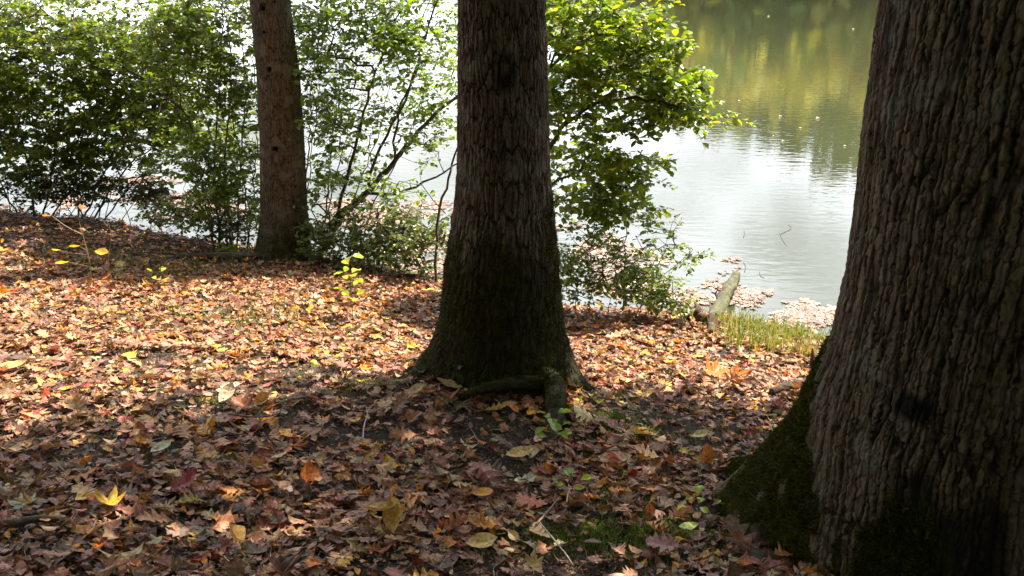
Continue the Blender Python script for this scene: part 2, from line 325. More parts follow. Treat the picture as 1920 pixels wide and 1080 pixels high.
# ------------------------------------------------------------------ trees
def trunk(root, base, prof, roots, mt, res_u, zs, cells, moss_f, stain_f, deep=.013, plate=.17, holes=(), seed=0, blocky=.5, flare=None, brk=None):
    """prof: rows of (z, cx, cy, r); roots: (theta, amp, width, height scale)"""
    prof = np.array(prof, float); th = np.arange(res_u) * 2 * math.pi / res_u
    TH, Z = np.meshgrid(th, zs); zz = Z
    def ip(c): 
        return np.interp(zz, prof[:, 0], prof[:, c])
    cx, cy, r = ip(1), ip(2), ip(3); r = r.copy(); zg = base[2]
    rootm = np.zeros_like(r)
    for (a, amp, wd, hs) in roots:
        da = np.angle(np.exp(1j * (TH - R(a)))); q = np.exp(-np.clip((zz - zg) / hs, -.35, 20)) * np.exp(-(da / R(wd)) ** 2)
        r = r + amp * q; rootm += q
    if flare is not None:
        fl = np.array(flare[1:]); ext = np.interp(zz, fl[:, 0], fl[:, 1]); wd = np.interp(zz, fl[:, 0], fl[:, 2]); da = np.angle(np.exp(1j * (TH - R(flare[0]))))
        r = r + ext * np.exp(-(np.abs(da) / np.radians(wd)) ** 1.7)
    r = r * (1 + .03 * (vnoise(TH * 6 / (2 * math.pi) * 1., zz * 1.1, 70 + seed, 6) - .5) * 2 + .02 * (vnoise(TH * 14 / (2 * math.pi), zz * 3, 71 + seed, 14) - .5))
    U = TH / (2 * math.pi); wl = .65 * (vnoise(U * cells * .25, zz * 2.0, 80 + seed, max(1, cells // 4)) - .5) + .18 * (vnoise(U * cells, zz * 16, 81 + seed, cells) - .5)
    uw = U * cells + wl
    jag = .16 * (vnoise(U * cells * 2, zz * 45, 87 + seed, cells * 2) - .5) + .20 * (vnoise(U * cells * 4, zz * 80, 88 + seed, cells * 4) - .5)
    f1, f2, idc = worley(uw + jag * 1.3, zz / plate + .5 * jag, 90 + seed, cells); big = np.clip((f2 - f1 - .02) / .15, 0, 1)
    c3 = max(4, cells // 2); fn = .62 * vnoise(uw * c3 / cells + jag * .5, zz / plate * .45, 91 + seed, c3) + .38 * vnoise(uw + jag, zz / plate * .9, 92 + seed, cells)
    big = big ** (1 - .45 * (1 - blocky)) * (1 - (1 - blocky) * (1 - np.clip(np.abs(fn - .5) / .055, 0, 1)))
    c2 = int(cells * 2); g1, g2, id2 = worley((uw + jag) * (c2 / cells) + 3, zz / plate * (brk or 3.4 - 1.2 * blocky), 95 + seed, c2); sm = np.clip((g2 - g1) / .16, 0, 1)
    fine = vnoise(U * cells * 6, zz * 70, 99 + seed, cells * 6); med = vnoise(U * cells * 3, zz * 22, 98 + seed, cells * 3)
    ridge = np.clip((.06 + .94 * big) * (.34 + .40 * id2 + .26 * sm) * (.8 + .3 * idc) + .16 * (fine - .5) + .16 * (med - .5), 0, 1)
    ms = moss_f(TH, zz, cx + r * np.cos(TH), cy + r * np.sin(TH), zz - zg)
    dsp = deep * (ridge - .6) * (1 - .2 * ms) + ms * .022 * fbm(TH / (2 * math.pi) * cells * 1.7, zz * 14, 110 + seed, 3)
    r = r + dsp * np.minimum(1, r / .18)
    st = stain_f(TH, zz)
    for (a, hz, hr, hd) in holes:
        da = np.angle(np.exp(1j * (TH - R(a)))) * ip(3); q = np.sqrt(da ** 2 + (zz - hz) ** 2) / hr
        r = r - hd * np.clip(1.25 - q, 0, 1) ** .5 * (q < 1.25) + .008 * np.exp(-((q - 1.5) / .4) ** 2); st = np.maximum(st, (q < 1.0) * .9)  # hole insides are also coloured near black through this mask
    V = np.stack([cx + r * np.cos(TH), cy + r * np.sin(TH), Z], 2)
    n, k = TH.shape; i = np.arange(n - 1)[:, None] * k; j = np.arange(k)[None]; j2 = (j + 1) % k
    F = np.c_[(i + j).ravel(), (i + j2).ravel(), (i + k + j2).ravel(), (i + k + j).ravel()]
    part('trunk', V.reshape(-1, 3), F, mt, root, smooth=True, attrs=dict(ridge=ridge.ravel(), moss=ms.ravel(), stain=st.ravel()))
    return V, ms
def mossfuzz(root, V, ms, count, dens=.5, ln=.012, col=(.05, .062, .012), zmax=3.7):
    n, k, _ = V.shape; P = V.reshape(-1, 3); m = ms.ravel(); c = np.where((m > dens) & (P[:, 2] < zmax))[0]
    if not len(c): return
    nr = np.stack([P[:, 0] - np.repeat(V[:, :, 0].mean(1), k), P[:, 1] - np.repeat(V[:, :, 1].mean(1), k), 0 * P[:, 0]], 1)
    nr /= np.linalg.norm(nr, axis=1)[:, None] + 1e-9
    # favour the side that can be seen
    vis = (P[c, 0] * nr[c, 0] + P[c, 1] * nr[c, 1]) < .35 * np.hypot(P[c, 0], P[c, 1]); c = c[vis]
    s = rng.choice(c, count); N_ = nr[s]; N_ = N_ + rng.randn(count, 3) * .5; N_[:, 2] += .25; N_ /= np.linalg.norm(N_, axis=1)[:, None]
    p = P[s] + rng.randn(count, 3) * .003; Lg = (ln * (.5 + rng.rand(count)))[:, None]; sd = np.cross(N_, rng.randn(count, 3)); sd /= np.linalg.norm(sd, axis=1)[:, None] + 1e-9
    Vv = np.stack([p - sd * Lg * .25 - N_ * .003, p + sd * Lg * .25 - N_ * .003, p + N_ * Lg], 1).reshape(-1, 3)
    cl = vnoise(p[:, 0] * 22 + p[:, 1] * 17, p[:, 2] * 26, 120)[:, None]
    C = np.array(col)[None] * (.35 + 1.0 * rng.rand(count, 1) + 1.5 * np.clip(cl - .5, 0, 1)) * np.array([1 + .35 * 1, 1, 1])[None] ** rng.rand(count, 1)
    o = part('moss', Vv, np.arange(count * 3).reshape(-1, 3), M_MOSS, root, col=np.repeat(C, 3, 0)); o['kind'] = 'stuff'

def zlist(lo, hi, st, top):
    z = list(np.arange(lo, hi, st)); s = st; v = z[-1]
    while v < top: s = min(s * 1.3, .4); v += s; z.append(v)
    return np.array(z)
# shade boundary on the ground (near edge of the sunny patch)
BP = np.array([gp(*q)[:2] for q in [(0, 850), (200, 815), (420, 775), (620, 745), (780, 715), (1090, 765), (1300, 750), (1480, 775)]])
BP = BP[np.argsort(BP[:, 0])]
FB = np.array([gp(*q)[:2] for q in [(0, 450), (200, 468), (420, 480), (520, 490)]]); FB = FB[np.argsort(FB[:, 0])]
def shade_prob(X, Y):
    wob = .5 * (fbm(X * 1.6, Y * 1.6, 41, 3) - .45)
    nearb = np.interp(X, BP[:, 0], BP[:, 1]) + wob
    s = (Y < nearb).astype(float)
    fb = np.where(X < FB[-1, 0], np.interp(X, FB[:, 0], FB[:, 1]) + wob * .6, 99)
    return np.maximum(s, .8 * (Y > fb))

def grow(nodes, parents, targets, first=0):
    """attach every target to the nearest node, with bowed intermediate nodes"""
    P = [np.array(x, float) for x in nodes]; par = list(parents); tips = []
    A = np.zeros((len(P) + len(targets) * 6, 3)); A[:len(P)] = P; cnt = len(P)
    c0 = A[:cnt].mean(0); order = np.argsort([np.min(np.linalg.norm(A[:cnt] - t_, axis=1)) for t_ in targets])
    par = np.full(len(A), -1, int); par[:cnt] = parents
    for oi in order:
        t_ = targets[oi]; d = A[first:cnt] - t_
        dist = np.linalg.norm(d, axis=1) + .35 * np.maximum(0, d[:, 2])       # prefer nodes below
        i = int(np.argmin(dist)) + first; q = A[i].copy(); v = t_ - q; ln = np.linalg.norm(v)
        k = int(min(5, max(1, round(ln / .18)))); prev = i; off = rng.randn(3) * ln * .10; off[2] = -abs(off[2])
        for s_ in range(1, k + 1):
            f = s_ / k; A[cnt] = q + v * f + off * math.sin(math.pi * f) + (rng.randn(3) * .012 if s_ < k else 0); par[cnt] = prev; prev = cnt; cnt += 1
        tips.append((oi, prev))
    return A[:cnt], par[:cnt], tips
def skin_nodes(A, par, r0=.0016, rmin=.0016, pw=.5, rbase=None, k=4, skip=0):
    n = len(A); w_ = np.ones(n)
    for i in range(n - 1, -1, -1):
        if par[i] >= 0: w_[par[i]] += w_[i]
    r = np.maximum(rmin, r0 * w_ ** pw)
    if rbase is not None: r[:len(rbase)] = np.maximum(r[:len(rbase)] * .0 + rbase, rmin)
    i = np.arange(skip, n); i = i[par[i] >= 0]; a, b_ = A[par[i]], A[i]; T = b_ - a; T /= np.linalg.norm(T, axis=1)[:, None] + 1e-9
    up = np.where(np.abs(T[:, 2:3]) < .85, np.array([[0, 0, 1.]]), np.array([[1., 0, 0]])); U = np.cross(T, up); U /= np.linalg.norm(U, axis=1)[:, None] + 1e-9; W = np.cross(T, U)
    th = np.arange(k) * 2 * math.pi / k; ra = np.minimum(r[par[i]], r[i] * 1.6)
    ring = np.cos(th)[None, :, None] * U[:, None] + np.sin(th)[None, :, None] * W[:, None]
    V = np.concatenate([a[:, None] - T[:, None] * ra[:, None, None] * .3 + ring * ra[:, None, None], b_[:, None] + T[:, None] * r[i][:, None, None] * .3 + ring * r[i][:, None, None]], 1)
    q = np.arange(k); q2 = (q + 1) % k; f = np.concatenate([np.c_[q, q2, q2 + k], np.c_[q, q2 + k, q + k]])
    F = (f[None] + (np.arange(len(i)) * 2 * k)[:, None, None]).reshape(-1, 3)
    return V.reshape(-1, 3), F

def crown(root, top, centres, cols, leaf=.13, per=14, spread=.38, limb=.08):
    """leaf clusters joined to the trunk's top by limbs"""
    nodes = [np.array(top) + np.array([0, 0, h]) for h in (-1.5, -.8, 0, .8)]
    A, par, tips = grow(nodes, [-1, 0, 1, 2], centres)
    V, F = skin_nodes(A, par, .004, .004, .5)
    part('limbs', V, F, M_STEM, root)
    n = len(centres) * per; C = np.repeat(centres, per, 0) + rng.randn(n, 3) * spread * np.array([1, 1, .55])
    c = np.array(cols)[rng.randint(len(cols), size=n)] * (.75 + .5 * rng.rand(n, 1))
    V, F, Cc = leaves(OVFAR, C, rng.rand(n) * 6.28, rng.randn(n) * .45, rng.randn(n) * .5, leaf * (.7 + .6 * rng.rand(n)), c, wid=np.full(n, 1.3))
    part('crown', V, F, M_GREEN, root, col=Cc)
GREENS = [(.07, .13, .02), (.05, .10, .018), (.10, .14, .02), (.16, .13, .025)]

# canopy clusters: each one shades a chosen spot of ground
def canopy(nc, xr, yr, hr, seed=0, prob=shade_prob):
    out_ = []
    while len(out_) < nc:
        X = rng.uniform(xr[0], xr[1], 400); Y = rng.uniform(yr[0], yr[1], 400)
        k = rng.rand(400) < prob(X, Y); X, Y = X[k], Y[k]
        Z = ground(X, Y, False); h = rng.uniform(hr[0], hr[1], len(X)); P = np.c_[X, Y, Z] + SUNV[None] * (h / SUNV[2])[:, None]
        out_ += list(P)
    return np.array(out_[:nc])
_can = canopy(1900, (-6, 5), (-3, 5.2), (4.6, 8.5))
_over = np.c_[rng.uniform(-9, 7, 1300), rng.uniform(-9, 3.5, 1300), rng.uniform(6.0, 10, 1300)]   # roof of leaves over the viewer, added unseen to block sky light
_can = np.vstack([_can, _over]); _own = _can[:, 0] + .25 * (_can[:, 1] - 6) > 1.9
_lc = canopy(20, (-9, -4.3), (8.5, 14), (4.5, 8))
_tz = rng.uniform(.9, 3.6, 90); _tx = rng.normal(0, .2, 90); _lc = np.vstack([_lc, np.c_[LT[0] + _tx, LT[1] - _tx, _tz] + SUNV[None] * rng.uniform(3.2, 6, 90)[:, None]])  # last clusters are added out of view to keep sun off the slim trunk

def nomoss(TH, z): return np.zeros_like(z)
# middle tree
gz = float(ground(*MT, False)); mtree = empty('oak_tree', (MT[0], MT[1], gz), label='middle tree trunk with plated bark, a mossy dark base and a mossy surface root', cat='tree')
mp_ = [(.3, -.08, 4.78, .42), (.8, -.08, 4.78, .40), (1.1, -.07, 4.78, .37), (1.29, -.065, 4.78, .355), (1.47, -.06, 4.78, .345), (1.82, -.055, 4.78, .325), (2.15, -.05, 4.78, .283), (2.45, -.05, 4.78, .258), (2.76, -.05, 4.78, .25), (3.32, -.056, 4.78, .232), (6, -.1, 4.8, .2), (9.5, -.1, 4.9, .1)]
def mossM(TH, z, x, y, h):
    f = fbm(TH * 3.2, z * 2.2, 140, 4); lvl = 2.10 + .35 * (f - .5) + .16 * np.exp(-((np.angle(np.exp(1j * (TH - R(-10))))) / .6) ** 2)
    g = fbm(TH * 14, z * 9, 142, 3)
    return np.clip((lvl + .5 * (g - .45) - z) / .22, 0, 1) * np.clip(.35 + 1.6 * (f - .3) + 1.0 * (g - .45), .12, 1)
def stainM(TH, z):
    a = np.angle(np.exp(1j * (TH - R(272)))); q = ((a * .26) / .075) ** 2 + ((z - 2.98) / .12) ** 2; nn = fbm(TH * 6, z * 10, 150, 3)
    q2 = ((a * .26 - .0) / .05) ** 2 + ((z - 2.55) / .05) ** 2
    low = np.clip((2.06 + .3 * (fbm(TH * 2.6, z * 1.5, 152, 3) - .5) + .45 * (fbm(TH * 15, z * 7, 153, 3) - .45) - z) / .2, 0, 1) * .8
    return np.clip(np.maximum(np.maximum(np.clip(1.25 - q, 0, 1) * np.clip(nn * 3 - .5, 0, 1), .5 * np.clip(1 - q2, 0, 1)), low), 0, 1)
V, ms = trunk(mtree, (MT[0], MT[1], gz), mp_, [(183, .30, 20, .20), (352, .17, 24, .26), (232, .10, 20, .12), (300, .13, 22, .14), (60, .2, 25, .2), (120, .2, 25, .2)], M_BARKM, 640, zlist(.45, 3.75, .005, 9.5), 54, mossM, stainM, .015, .17, blocky=.4)
mossfuzz(mtree, V, ms, 26000, .45, .011)
crown(mtree, (-.1, 4.9, 8.5), _can[~_own], GREENS, .17, spread=.3)

# right tree
gz = float(ground(*RT, False)); rtree = empty('oak_tree', (RT[0], RT[1], gz), label='massive trunk at right edge with furrowed grey bark and a mossy flared root', cat='tree')
rp_ = [(.6, 1.70, 2.68, .43), (1.1, 1.69, 2.68, .43), (1.5, 1.66, 2.68, .44), (2.0, 1.62, 2.7, .462), (2.5, 1.62, 2.7, .437), (3.0, 1.61, 2.7, .452), (3.7, 1.61, 2.7, .475), (7, 1.7, 2.7, .36), (10, 1.8, 2.8, .12)]
def mossR(TH, z, x, y, h):
    f = fbm(TH * 3.5, z * 2.6, 160, 4); a = np.angle(np.exp(1j * (TH - R(140))))
    rootside = np.exp(-(a / .95) ** 2); lvl = 1.52 + .5 * (f - .5) + .75 * rootside
    g = fbm(TH * 13, z * 8, 164, 3)
    m = np.clip((lvl + .4 * (g - .45) - z) / .22, 0, 1) * np.clip(.5 + 1.4 * (f - .35) + 2.2 * (g - .42), .0, 1)
    strip = np.exp(-(np.angle(np.exp(1j * (TH - R(222)))) / .33) ** 2) * np.clip((1.98 + .4 * (f - .5) - z) / .2, 0, 1)
    bare = np.exp(-(np.angle(np.exp(1j * (TH - R(196)))) / .20) ** 2) * np.clip((z - 1.45) / .3, 0, 1)
    return np.clip(np.maximum(m, strip) * (1 - .85 * bare), 0, 1)
def stainR(TH, z):
    a = np.angle(np.exp(1j * (TH - R(243)))); f = fbm(TH * 4, z * 4, 170, 4)
    q = np.clip((2.02 + .35 * (f - .5) - z) / .08, 0, 1) * np.clip((.42 - np.abs(a)) / .1 + (f - .4) * 3, 0, 1)
    a2 = np.angle(np.exp(1j * (TH - R(222)))); q2 = np.clip(1.3 - ((a2 * .46) / .1) ** 2 - ((z - 2.22) / .055) ** 2, 0, 1) * np.clip(f * 3 - .4, 0, 1)
    return np.clip(np.maximum(q * .85, q2), 0, 1)
V, ms = trunk(rtree, (RT[0], RT[1], gz), rp_, [(218, .05, 26, .25), (172, .05, 22, .2), (265, .12, 20, .15), (20, .3, 25, .25), (320, .3, 25, .25)], M_BARKR, 1080, zlist(.7, 3.75, .0045, 10), 88, mossR, stainR, .017, .42, seed=7, brk=7.5, blocky=.15, flare=(135, (.9, .74, 22), (1.18, .62, 24), (1.32, .50, 31), (1.59, .31, 37), (1.81, .16, 42), (1.96, .085, 46), (2.21, .02, 50), (2.45, .015, 50), (2.8, .0, 60), (3.1, 0, 60)))
mossfuzz(rtree, V, ms, 90000, .42, .013, (.055, .068, .010))
crown(rtree, (1.75, 2.8, 8.8), _can[_own], GREENS, .17, spread=.3)

# left tree
gz = float(ground(*LT, False)); ltree = empty('maple_tree', (LT[0], LT[1], gz), label='slimmer brown trunk at left with small woodpecker holes, leaning slightly', cat='tree')
lp_ = [(.0, -2.5, 8.8, .27), (.5, -2.5, 8.8, .262), (.92, -2.45, 8.8, .24), (1.74, -2.39, 8.8, .222), (2.4, -2.36, 8.8, .212), (3.1, -2.37, 8.8, .195), (4.5, -2.55, 8.8, .17), (8, -3, 9, .08)]
def mossL(TH, z, x, y, h):
    f = fbm(TH * 3, z * 2, 180, 4); a = np.angle(np.exp(1j * (TH - R(0))))
    return np.clip(np.clip((.55 - h) / .3, 0, 1) * .7 * (f + .35) + np.exp(-(a / .5) ** 2) * .7 * f * np.clip((3 - z), 0, 1), 0, 1)
HL = [(262, 3.02, .022, .05), (258, 2.80, .014, .03), (262, 2.45, .022, .05), (266, 1.66, .024, .06)]
V, ms = trunk(ltree, (LT[0], LT[1], gz), lp_, [(180, .08, 25, .15), (300, .08, 25, .15), (350, .09, 25, .15), (240, .05, 25, .12)], M_BARKL, 300, zlist(.2, 3.6, .009, 8), 58, mossL, nomoss, .008, .14, HL, 13, .4)
mossfuzz(ltree, V, ms, 5000, .4, .012)
crown(ltree, (-2.9, 9, 7.2), _lc, GREENS, .14, spread=.22)

# ------------------------------------------------------------------ roots of the middle and right trees (parts)
def rooty(root, pts, rad, mt, moss, name='root', k=28, n=60, seed=0, amp=.12):
    P = smooth_path(pts, n); r = np.interp(np.linspace(0, 1, n), np.linspace(0, 1, len(rad)), rad)
    V, F = tube(P, r, k, True); a = np.repeat(np.arange(n), k); b_ = np.tile(np.arange(k), n)
    nn = fbm(a * .25, np.abs(b_ - k / 2) * .5, 200 + seed, 3); c_ = np.repeat(P, k, 0)
    V[:n * k] = c_ + (V[:n * k] - c_) * (1 + amp * 4 * (nn - .45))[:, None]
    mv = np.r_[np.clip(moss * (.4 + 1.3 * nn), 0, 1), moss, moss]; rd = np.r_[nn, .5, .5]
    return part(name, V, F, mt, root, smooth=True, attrs=dict(ridge=rd, moss=mv, stain=rd * 0)), V[:n * k]
def fuzz_on(root, V, count, ln=.01, col=(.055, .07, .012)):
    s = rng.randint(len(V), size=count); p = V[s] + rng.randn(count, 3) * .006; Nn = rng.randn(count, 3) * .5; Nn[:, 2] = abs(Nn[:, 2]) + .5; Nn /= np.linalg.norm(Nn, axis=1)[:, None]
    sd = np.cross(Nn, rng.randn(count, 3)); sd /= np.linalg.norm(sd, axis=1)[:, None]; Lg = ln * (.5 + rng.rand(count, 1))
    Vv = np.stack([p - sd * Lg * .3, p + sd * Lg * .3, p + Nn * Lg], 1).reshape(-1, 3); C = np.repeat(np.array(col)[None] * (.5 + rng.rand(count, 1)), 3, 0)
    o = part('moss', Vv, np.arange(count * 3).reshape(-1, 3), M_MOSS, root, col=C); o['kind'] = 'stuff'; return o
def g3(px, py, dz=0): return gp(px, py, dz)
_, v1 = rooty(mtree, [g3(862, 756, .03), g3(900, 752, .07), g3(950, 748, .095), g3(1000, 748, .11), g3(1045, 752, .11)], [.012, .026, .034, .038, .045], M_BARKM, .75, amp=.2)
fuzz_on(mtree, v1, 2500)
_, v2 = rooty(mtree, [g3(1005, 738, .12), g3(1036, 752, .11), g3(1042, 785, .06), g3(1036, 812, .03), g3(1030, 830, -.02)], [.062, .066, .055, .045, .02], M_BARKM, .55, seed=3)
fuzz_on(mtree, v2[:28 * 34], 3500)
_, v3 = rooty(rtree, [g3(1700, 1075, .02), g3(1640, 1072, .0), g3(1580, 1078, -.02)], [.09, .07, .04], M_BARKR, 1., seed=5)
fuzz_on(rtree, v3, 5000)
_qt = gp(1352, 884); _dr = np.array([_qt[0] - RT[0], _qt[1] - RT[1]]); 
_rp = [(RT[0] + _dr[0] * f, RT[1] + _dr[1] * f, float(ground(RT[0] + _dr[0] * f, RT[1] + _dr[1] * f)) + h) for f, h in ((.45, .14), (.6, .08), (.72, .05), (.84, .02), (.96, -.01), (1.1, -.05))]
_, v5 = rooty(rtree, _rp, [.15, .13, .11, .085, .055, .03], M_BARKR, .8, k=64, n=110, seed=8, amp=.10)
fuzz_on(rtree, v5, 30000, .011)
_, v4 = rooty(rtree, [g3(1500, 1052, .0), g3(1440, 1048, .008), g3(1370, 1048, .0), g3(1335, 1040, -.02)], [.03, .026, .02, .012], M_BARKR, .3, seed=6)

# ------------------------------------------------------------------ leaf litter (one uncountable cover)
PAL = np.array([(.31, .17, .12), (.26, .14, .10), (.38, .24, .17), (.19, .11, .075), (.12, .075, .052), (.46, .32, .20), (.52, .25, .07), (.56, .38, .12), (.28, .06, .035), (.52, .42, .30), (.24, .165, .12), (.38, .20, .12)])
PW = np.array([.15, .14, .12, .14, .10, .08, .06, .03, .015, .035, .10, .06]); PW /= PW.sum()
def in_poly_dist(X, Y, cx, cy, rx, ry): return np.exp(-(((X - cx) / rx) ** 2 + ((Y - cy) / ry) ** 2))
def litter_density(X, Y):
    f = fbm(X * 1.7, Y * 1.7, 50, 4); d = .62 + 1.5 * (f - .42)
    mc_ = gp(880, 800); d -= .75 * in_poly_dist(X, Y, mc_[0], mc_[1], .62, .28)
    for q, rx, ry in (((1260, 800), .35, .22), ((1100, 1010), .35, .2), ((900, 1070), .5, .2), ((1240, 640), .2, .3)):
        c_ = gp(*q); d -= .6 * in_poly_dist(X, Y, c_[0], c_[1], rx, ry)
    d += .35 * (Y > 5) ; sd = shore(X) - Y
    d = np.where(sd < .15, .3, d)
    inR = np.hypot(X - RT[0], Y - RT[1]) < .45; inM = np.hypot(X - MT[0], Y - MT[1]) < .33; inL = np.hypot(X - LT[0], Y - LT[1]) < .25
    return np.where(inR | inM | inL | (sd < -.1), 0, np.clip(d, .10, 1))
def slope_tilt(X, Y):
    e = .08; return (ground(X + e, Y) - ground(X - e, Y)) / (2 * e), (ground(X, Y + e) - ground(X, Y - e)) / (2 * e)
def scatter(nn, yr, tpl, sz, lift, pal=PAL, pw=PW, flat=.22, bendr=.5, add=0):
    nn = int(nn * 1.28); Y = rng.uniform(yr[0], yr[1], nn); X = rng.uniform(-1, 1, nn) * (Y * .72 + 2.0); ld = litter_density(X, Y); k = rng.rand(nn) < np.where(ld > 0, ld + add, 0); X, Y = X[k], Y[k]; n = len(X)
    Z = ground(X, Y) + lift * rng.rand(n) ** 1.4 + .004
    sx, sy = slope_tilt(X, Y); yaw = rng.rand(n) * 6.28
    pit = -(sx * np.cos(yaw) + sy * np.sin(yaw)) + rng.randn(n) * flat; rol = (-sx * np.sin(yaw) + sy * np.cos(yaw)) + rng.randn(n) * flat
    ci = rng.choice(len(pal), n, p=pw); C = pal[ci] * (.62 + .65 * rng.rand(n, 1)); C = C * (1 + .10 * rng.randn(n, 3)); C = C * 1.18 - C.mean(1, keepdims=True) * .18; C = C * np.array([1.04, .97, .86])
    size = sz * np.clip(.45 + .85 * rng.rand(n) ** 1.5, .4, 1.4)
    P = np.c_[X, Y, Z]; hx = np.stack([np.cos(yaw), np.sin(yaw), 0 * yaw], 1); P = P - hx * size[:, None] * .5
    return leaves(tpl, P, yaw, pit, rol, size, np.clip(C, .01, .8), bend=rng.randn(n) * bendr + .25, cup=rng.randn(n) * .42, twist=rng.randn(n) * .55, wid=.75 + .45 * rng.rand(n))
A_ = Acc()
for tpl, n_, yr, sz in ((OAK, 5600, (1.9, 5.4), .115), (OAK2, 7000, (1.9, 5.4), .085), (MAP, 2200, (1.9, 5.4), .07), (OVAL, 6500, (1.9, 5.4), .078), (BEECH, 6500, (1.9, 5.4), .05),
                        (OAK2, 12000, (5.3, 8.2), .09), (OAKFAR, 13000, (5.3, 12.2), .09), (OVFAR, 15000, (5.0, 12.2), .065), (BEECH, 9000, (5.0, 8.2), .055)):
    A_.add(*scatter(n_, yr, tpl, sz, .035))
# crumbs: broken leaf bits under the whole leaves
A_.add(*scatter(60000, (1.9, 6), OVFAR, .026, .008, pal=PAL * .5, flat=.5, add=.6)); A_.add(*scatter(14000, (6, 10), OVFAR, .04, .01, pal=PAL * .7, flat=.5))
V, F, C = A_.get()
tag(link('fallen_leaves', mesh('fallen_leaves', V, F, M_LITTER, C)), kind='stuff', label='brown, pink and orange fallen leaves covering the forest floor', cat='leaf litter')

# floating leaf mats along the shore
def water_poly(pts, n, dens=None):
    pts = np.array(pts, float); lo, hi = pts.min(0), pts.max(0); o = []
    while len(o) < n:
        q = rng.uniform(lo, hi); ins = False; j = len(pts) - 1
        for i in range(len(pts)):
            if (pts[i, 1] > q[1]) != (pts[j, 1] > q[1]) and q[0] < (pts[j, 0] - pts[i, 0]) * (q[1] - pts[i, 1]) / (pts[j, 1] - pts[i, 1]) + pts[i, 0]: ins = not ins
            j = i
        if ins:
            v = ray(*q); t_ = CAMZ / -v[2]; P = v * t_
            if fbm(np.array(P[0] * 1.6), np.array(P[1] * 1.6), 66, 3) > .44 + .12 * rng.rand(): o.append((P[0], P[1], .004 + .012 * rng.rand()))
    return np.array(o)
A_ = Acc(); wp = []
for pl, n_ in (([(560, 385), (660, 372), (870, 378), (870, 520), (560, 480)], 2300), ([(1275, 520), (1300, 490), (1380, 485), (1400, 545), (1470, 575), (1560, 552), (1590, 600), (1560, 625), (1400, 600), (1280, 590)], 1500),
               ([(1040, 425), (1110, 415), (1160, 450), (1280, 500), (1290, 580), (1040, 540)], 1100), ([(60, 340), (300, 330), (430, 360), (480, 420), (100, 400)], 1500), ([(1400, 545), (1560, 545), (1560, 620), (1400, 610)], 350)):
    wp.append(water_poly(pl, n_))
P = np.vstack(wp); n_ = len(P); C = PAL[rng.choice(len(PAL), n_, p=PW)] * (.8 + .8 * rng.rand(n_, 1)); C = C * .6 + C.mean(1, keepdims=True) * np.array([.46, .40, .40])
A_.add(*leaves(OAKFAR, P, rng.rand(n_) * 6.28, rng.randn(n_) * .06, rng.randn(n_) * .06, .05 + .05 * rng.rand(n_), np.clip(C, 0, .8), cup=rng.rand(n_) * .3))
V, F, C = A_.get(); tag(link('floating_leaves', mesh('floating_leaves', V, F, M_LITTER, C)), kind='stuff', label='mat of pinkish leaves floating in the shallows along the bank', cat='leaf litter')

# dry twigs lying in the litter (uncountable)
A_ = Acc()
for i in range(1500):
    y = rng.uniform(2, 8); x = rng.uniform(-1, 1) * (y * .7 + .6)
    if shore(np.array(x)) - y < .2: continue
    ln = rng.uniform(.05, .22); a = rng.rand() * 6.28; m = 5; t_ = np.linspace(0, 1, m); wv = np.cumsum(rng.randn(m) * .12); px_ = x + np.cos(a + wv) * t_ * ln; py_ = y + np.sin(a + wv) * t_ * ln
    Pz = np.c_[px_, py_, ground(px_, py_) + .012 + .03 * rng.rand() + rng.rand(m) * .008]; c_ = np.array([.16, .12, .09]) * rng.uniform(.5, 2.2)
    A_.add(*tube(Pz, np.linspace(1, .5, m) * rng.uniform(.0012, .003), 4), c_)
V, F, C = A_.get(); tag(link('twig_litter', mesh('twig_litter', V, F, M_LITTER, C)), kind='stuff', label='thin dry twigs scattered through the leaves', cat='twigs')

# ------------------------------------------------------------------ notable fallen leaves
TP = dict(oak=OAK, oak2=OAK2, maple=MAP, oval=OVAL, beech=BEECH)
def leaf1(px, py, tp, c_, size, label, yaw, pit=-.1, rol=.0, bend=.4, cup=.3, lift=.045, wid=1.):
    q = gp(px, py, lift); V, F, C = leaves(TP[tp], np.array([[-size * .5, 0, 0.]]), np.array([0.]), np.array([0.]), np.array([0.]), np.array([size]), np.array([c_]), bend=np.array([bend]), cup=np.array([cup]), wid=np.array([wid]), twist=np.array([.35]))
    o = link('fallen_leaf', mesh('fallen_leaf', V, F, M_LITTER, C)); o.location = q; o.rotation_euler = (rol, pit, yaw)
    tag(o, label, 'leaf', 'single leaves standing out of the litter'); return o
Yl, Tn, Pk, Og, Rd, Gn = (.56, .36, .05), (.48, .34, .18), (.36, .17, .16), (.55, .2, .05), (.25, .035, .03), (.38, .40, .22)
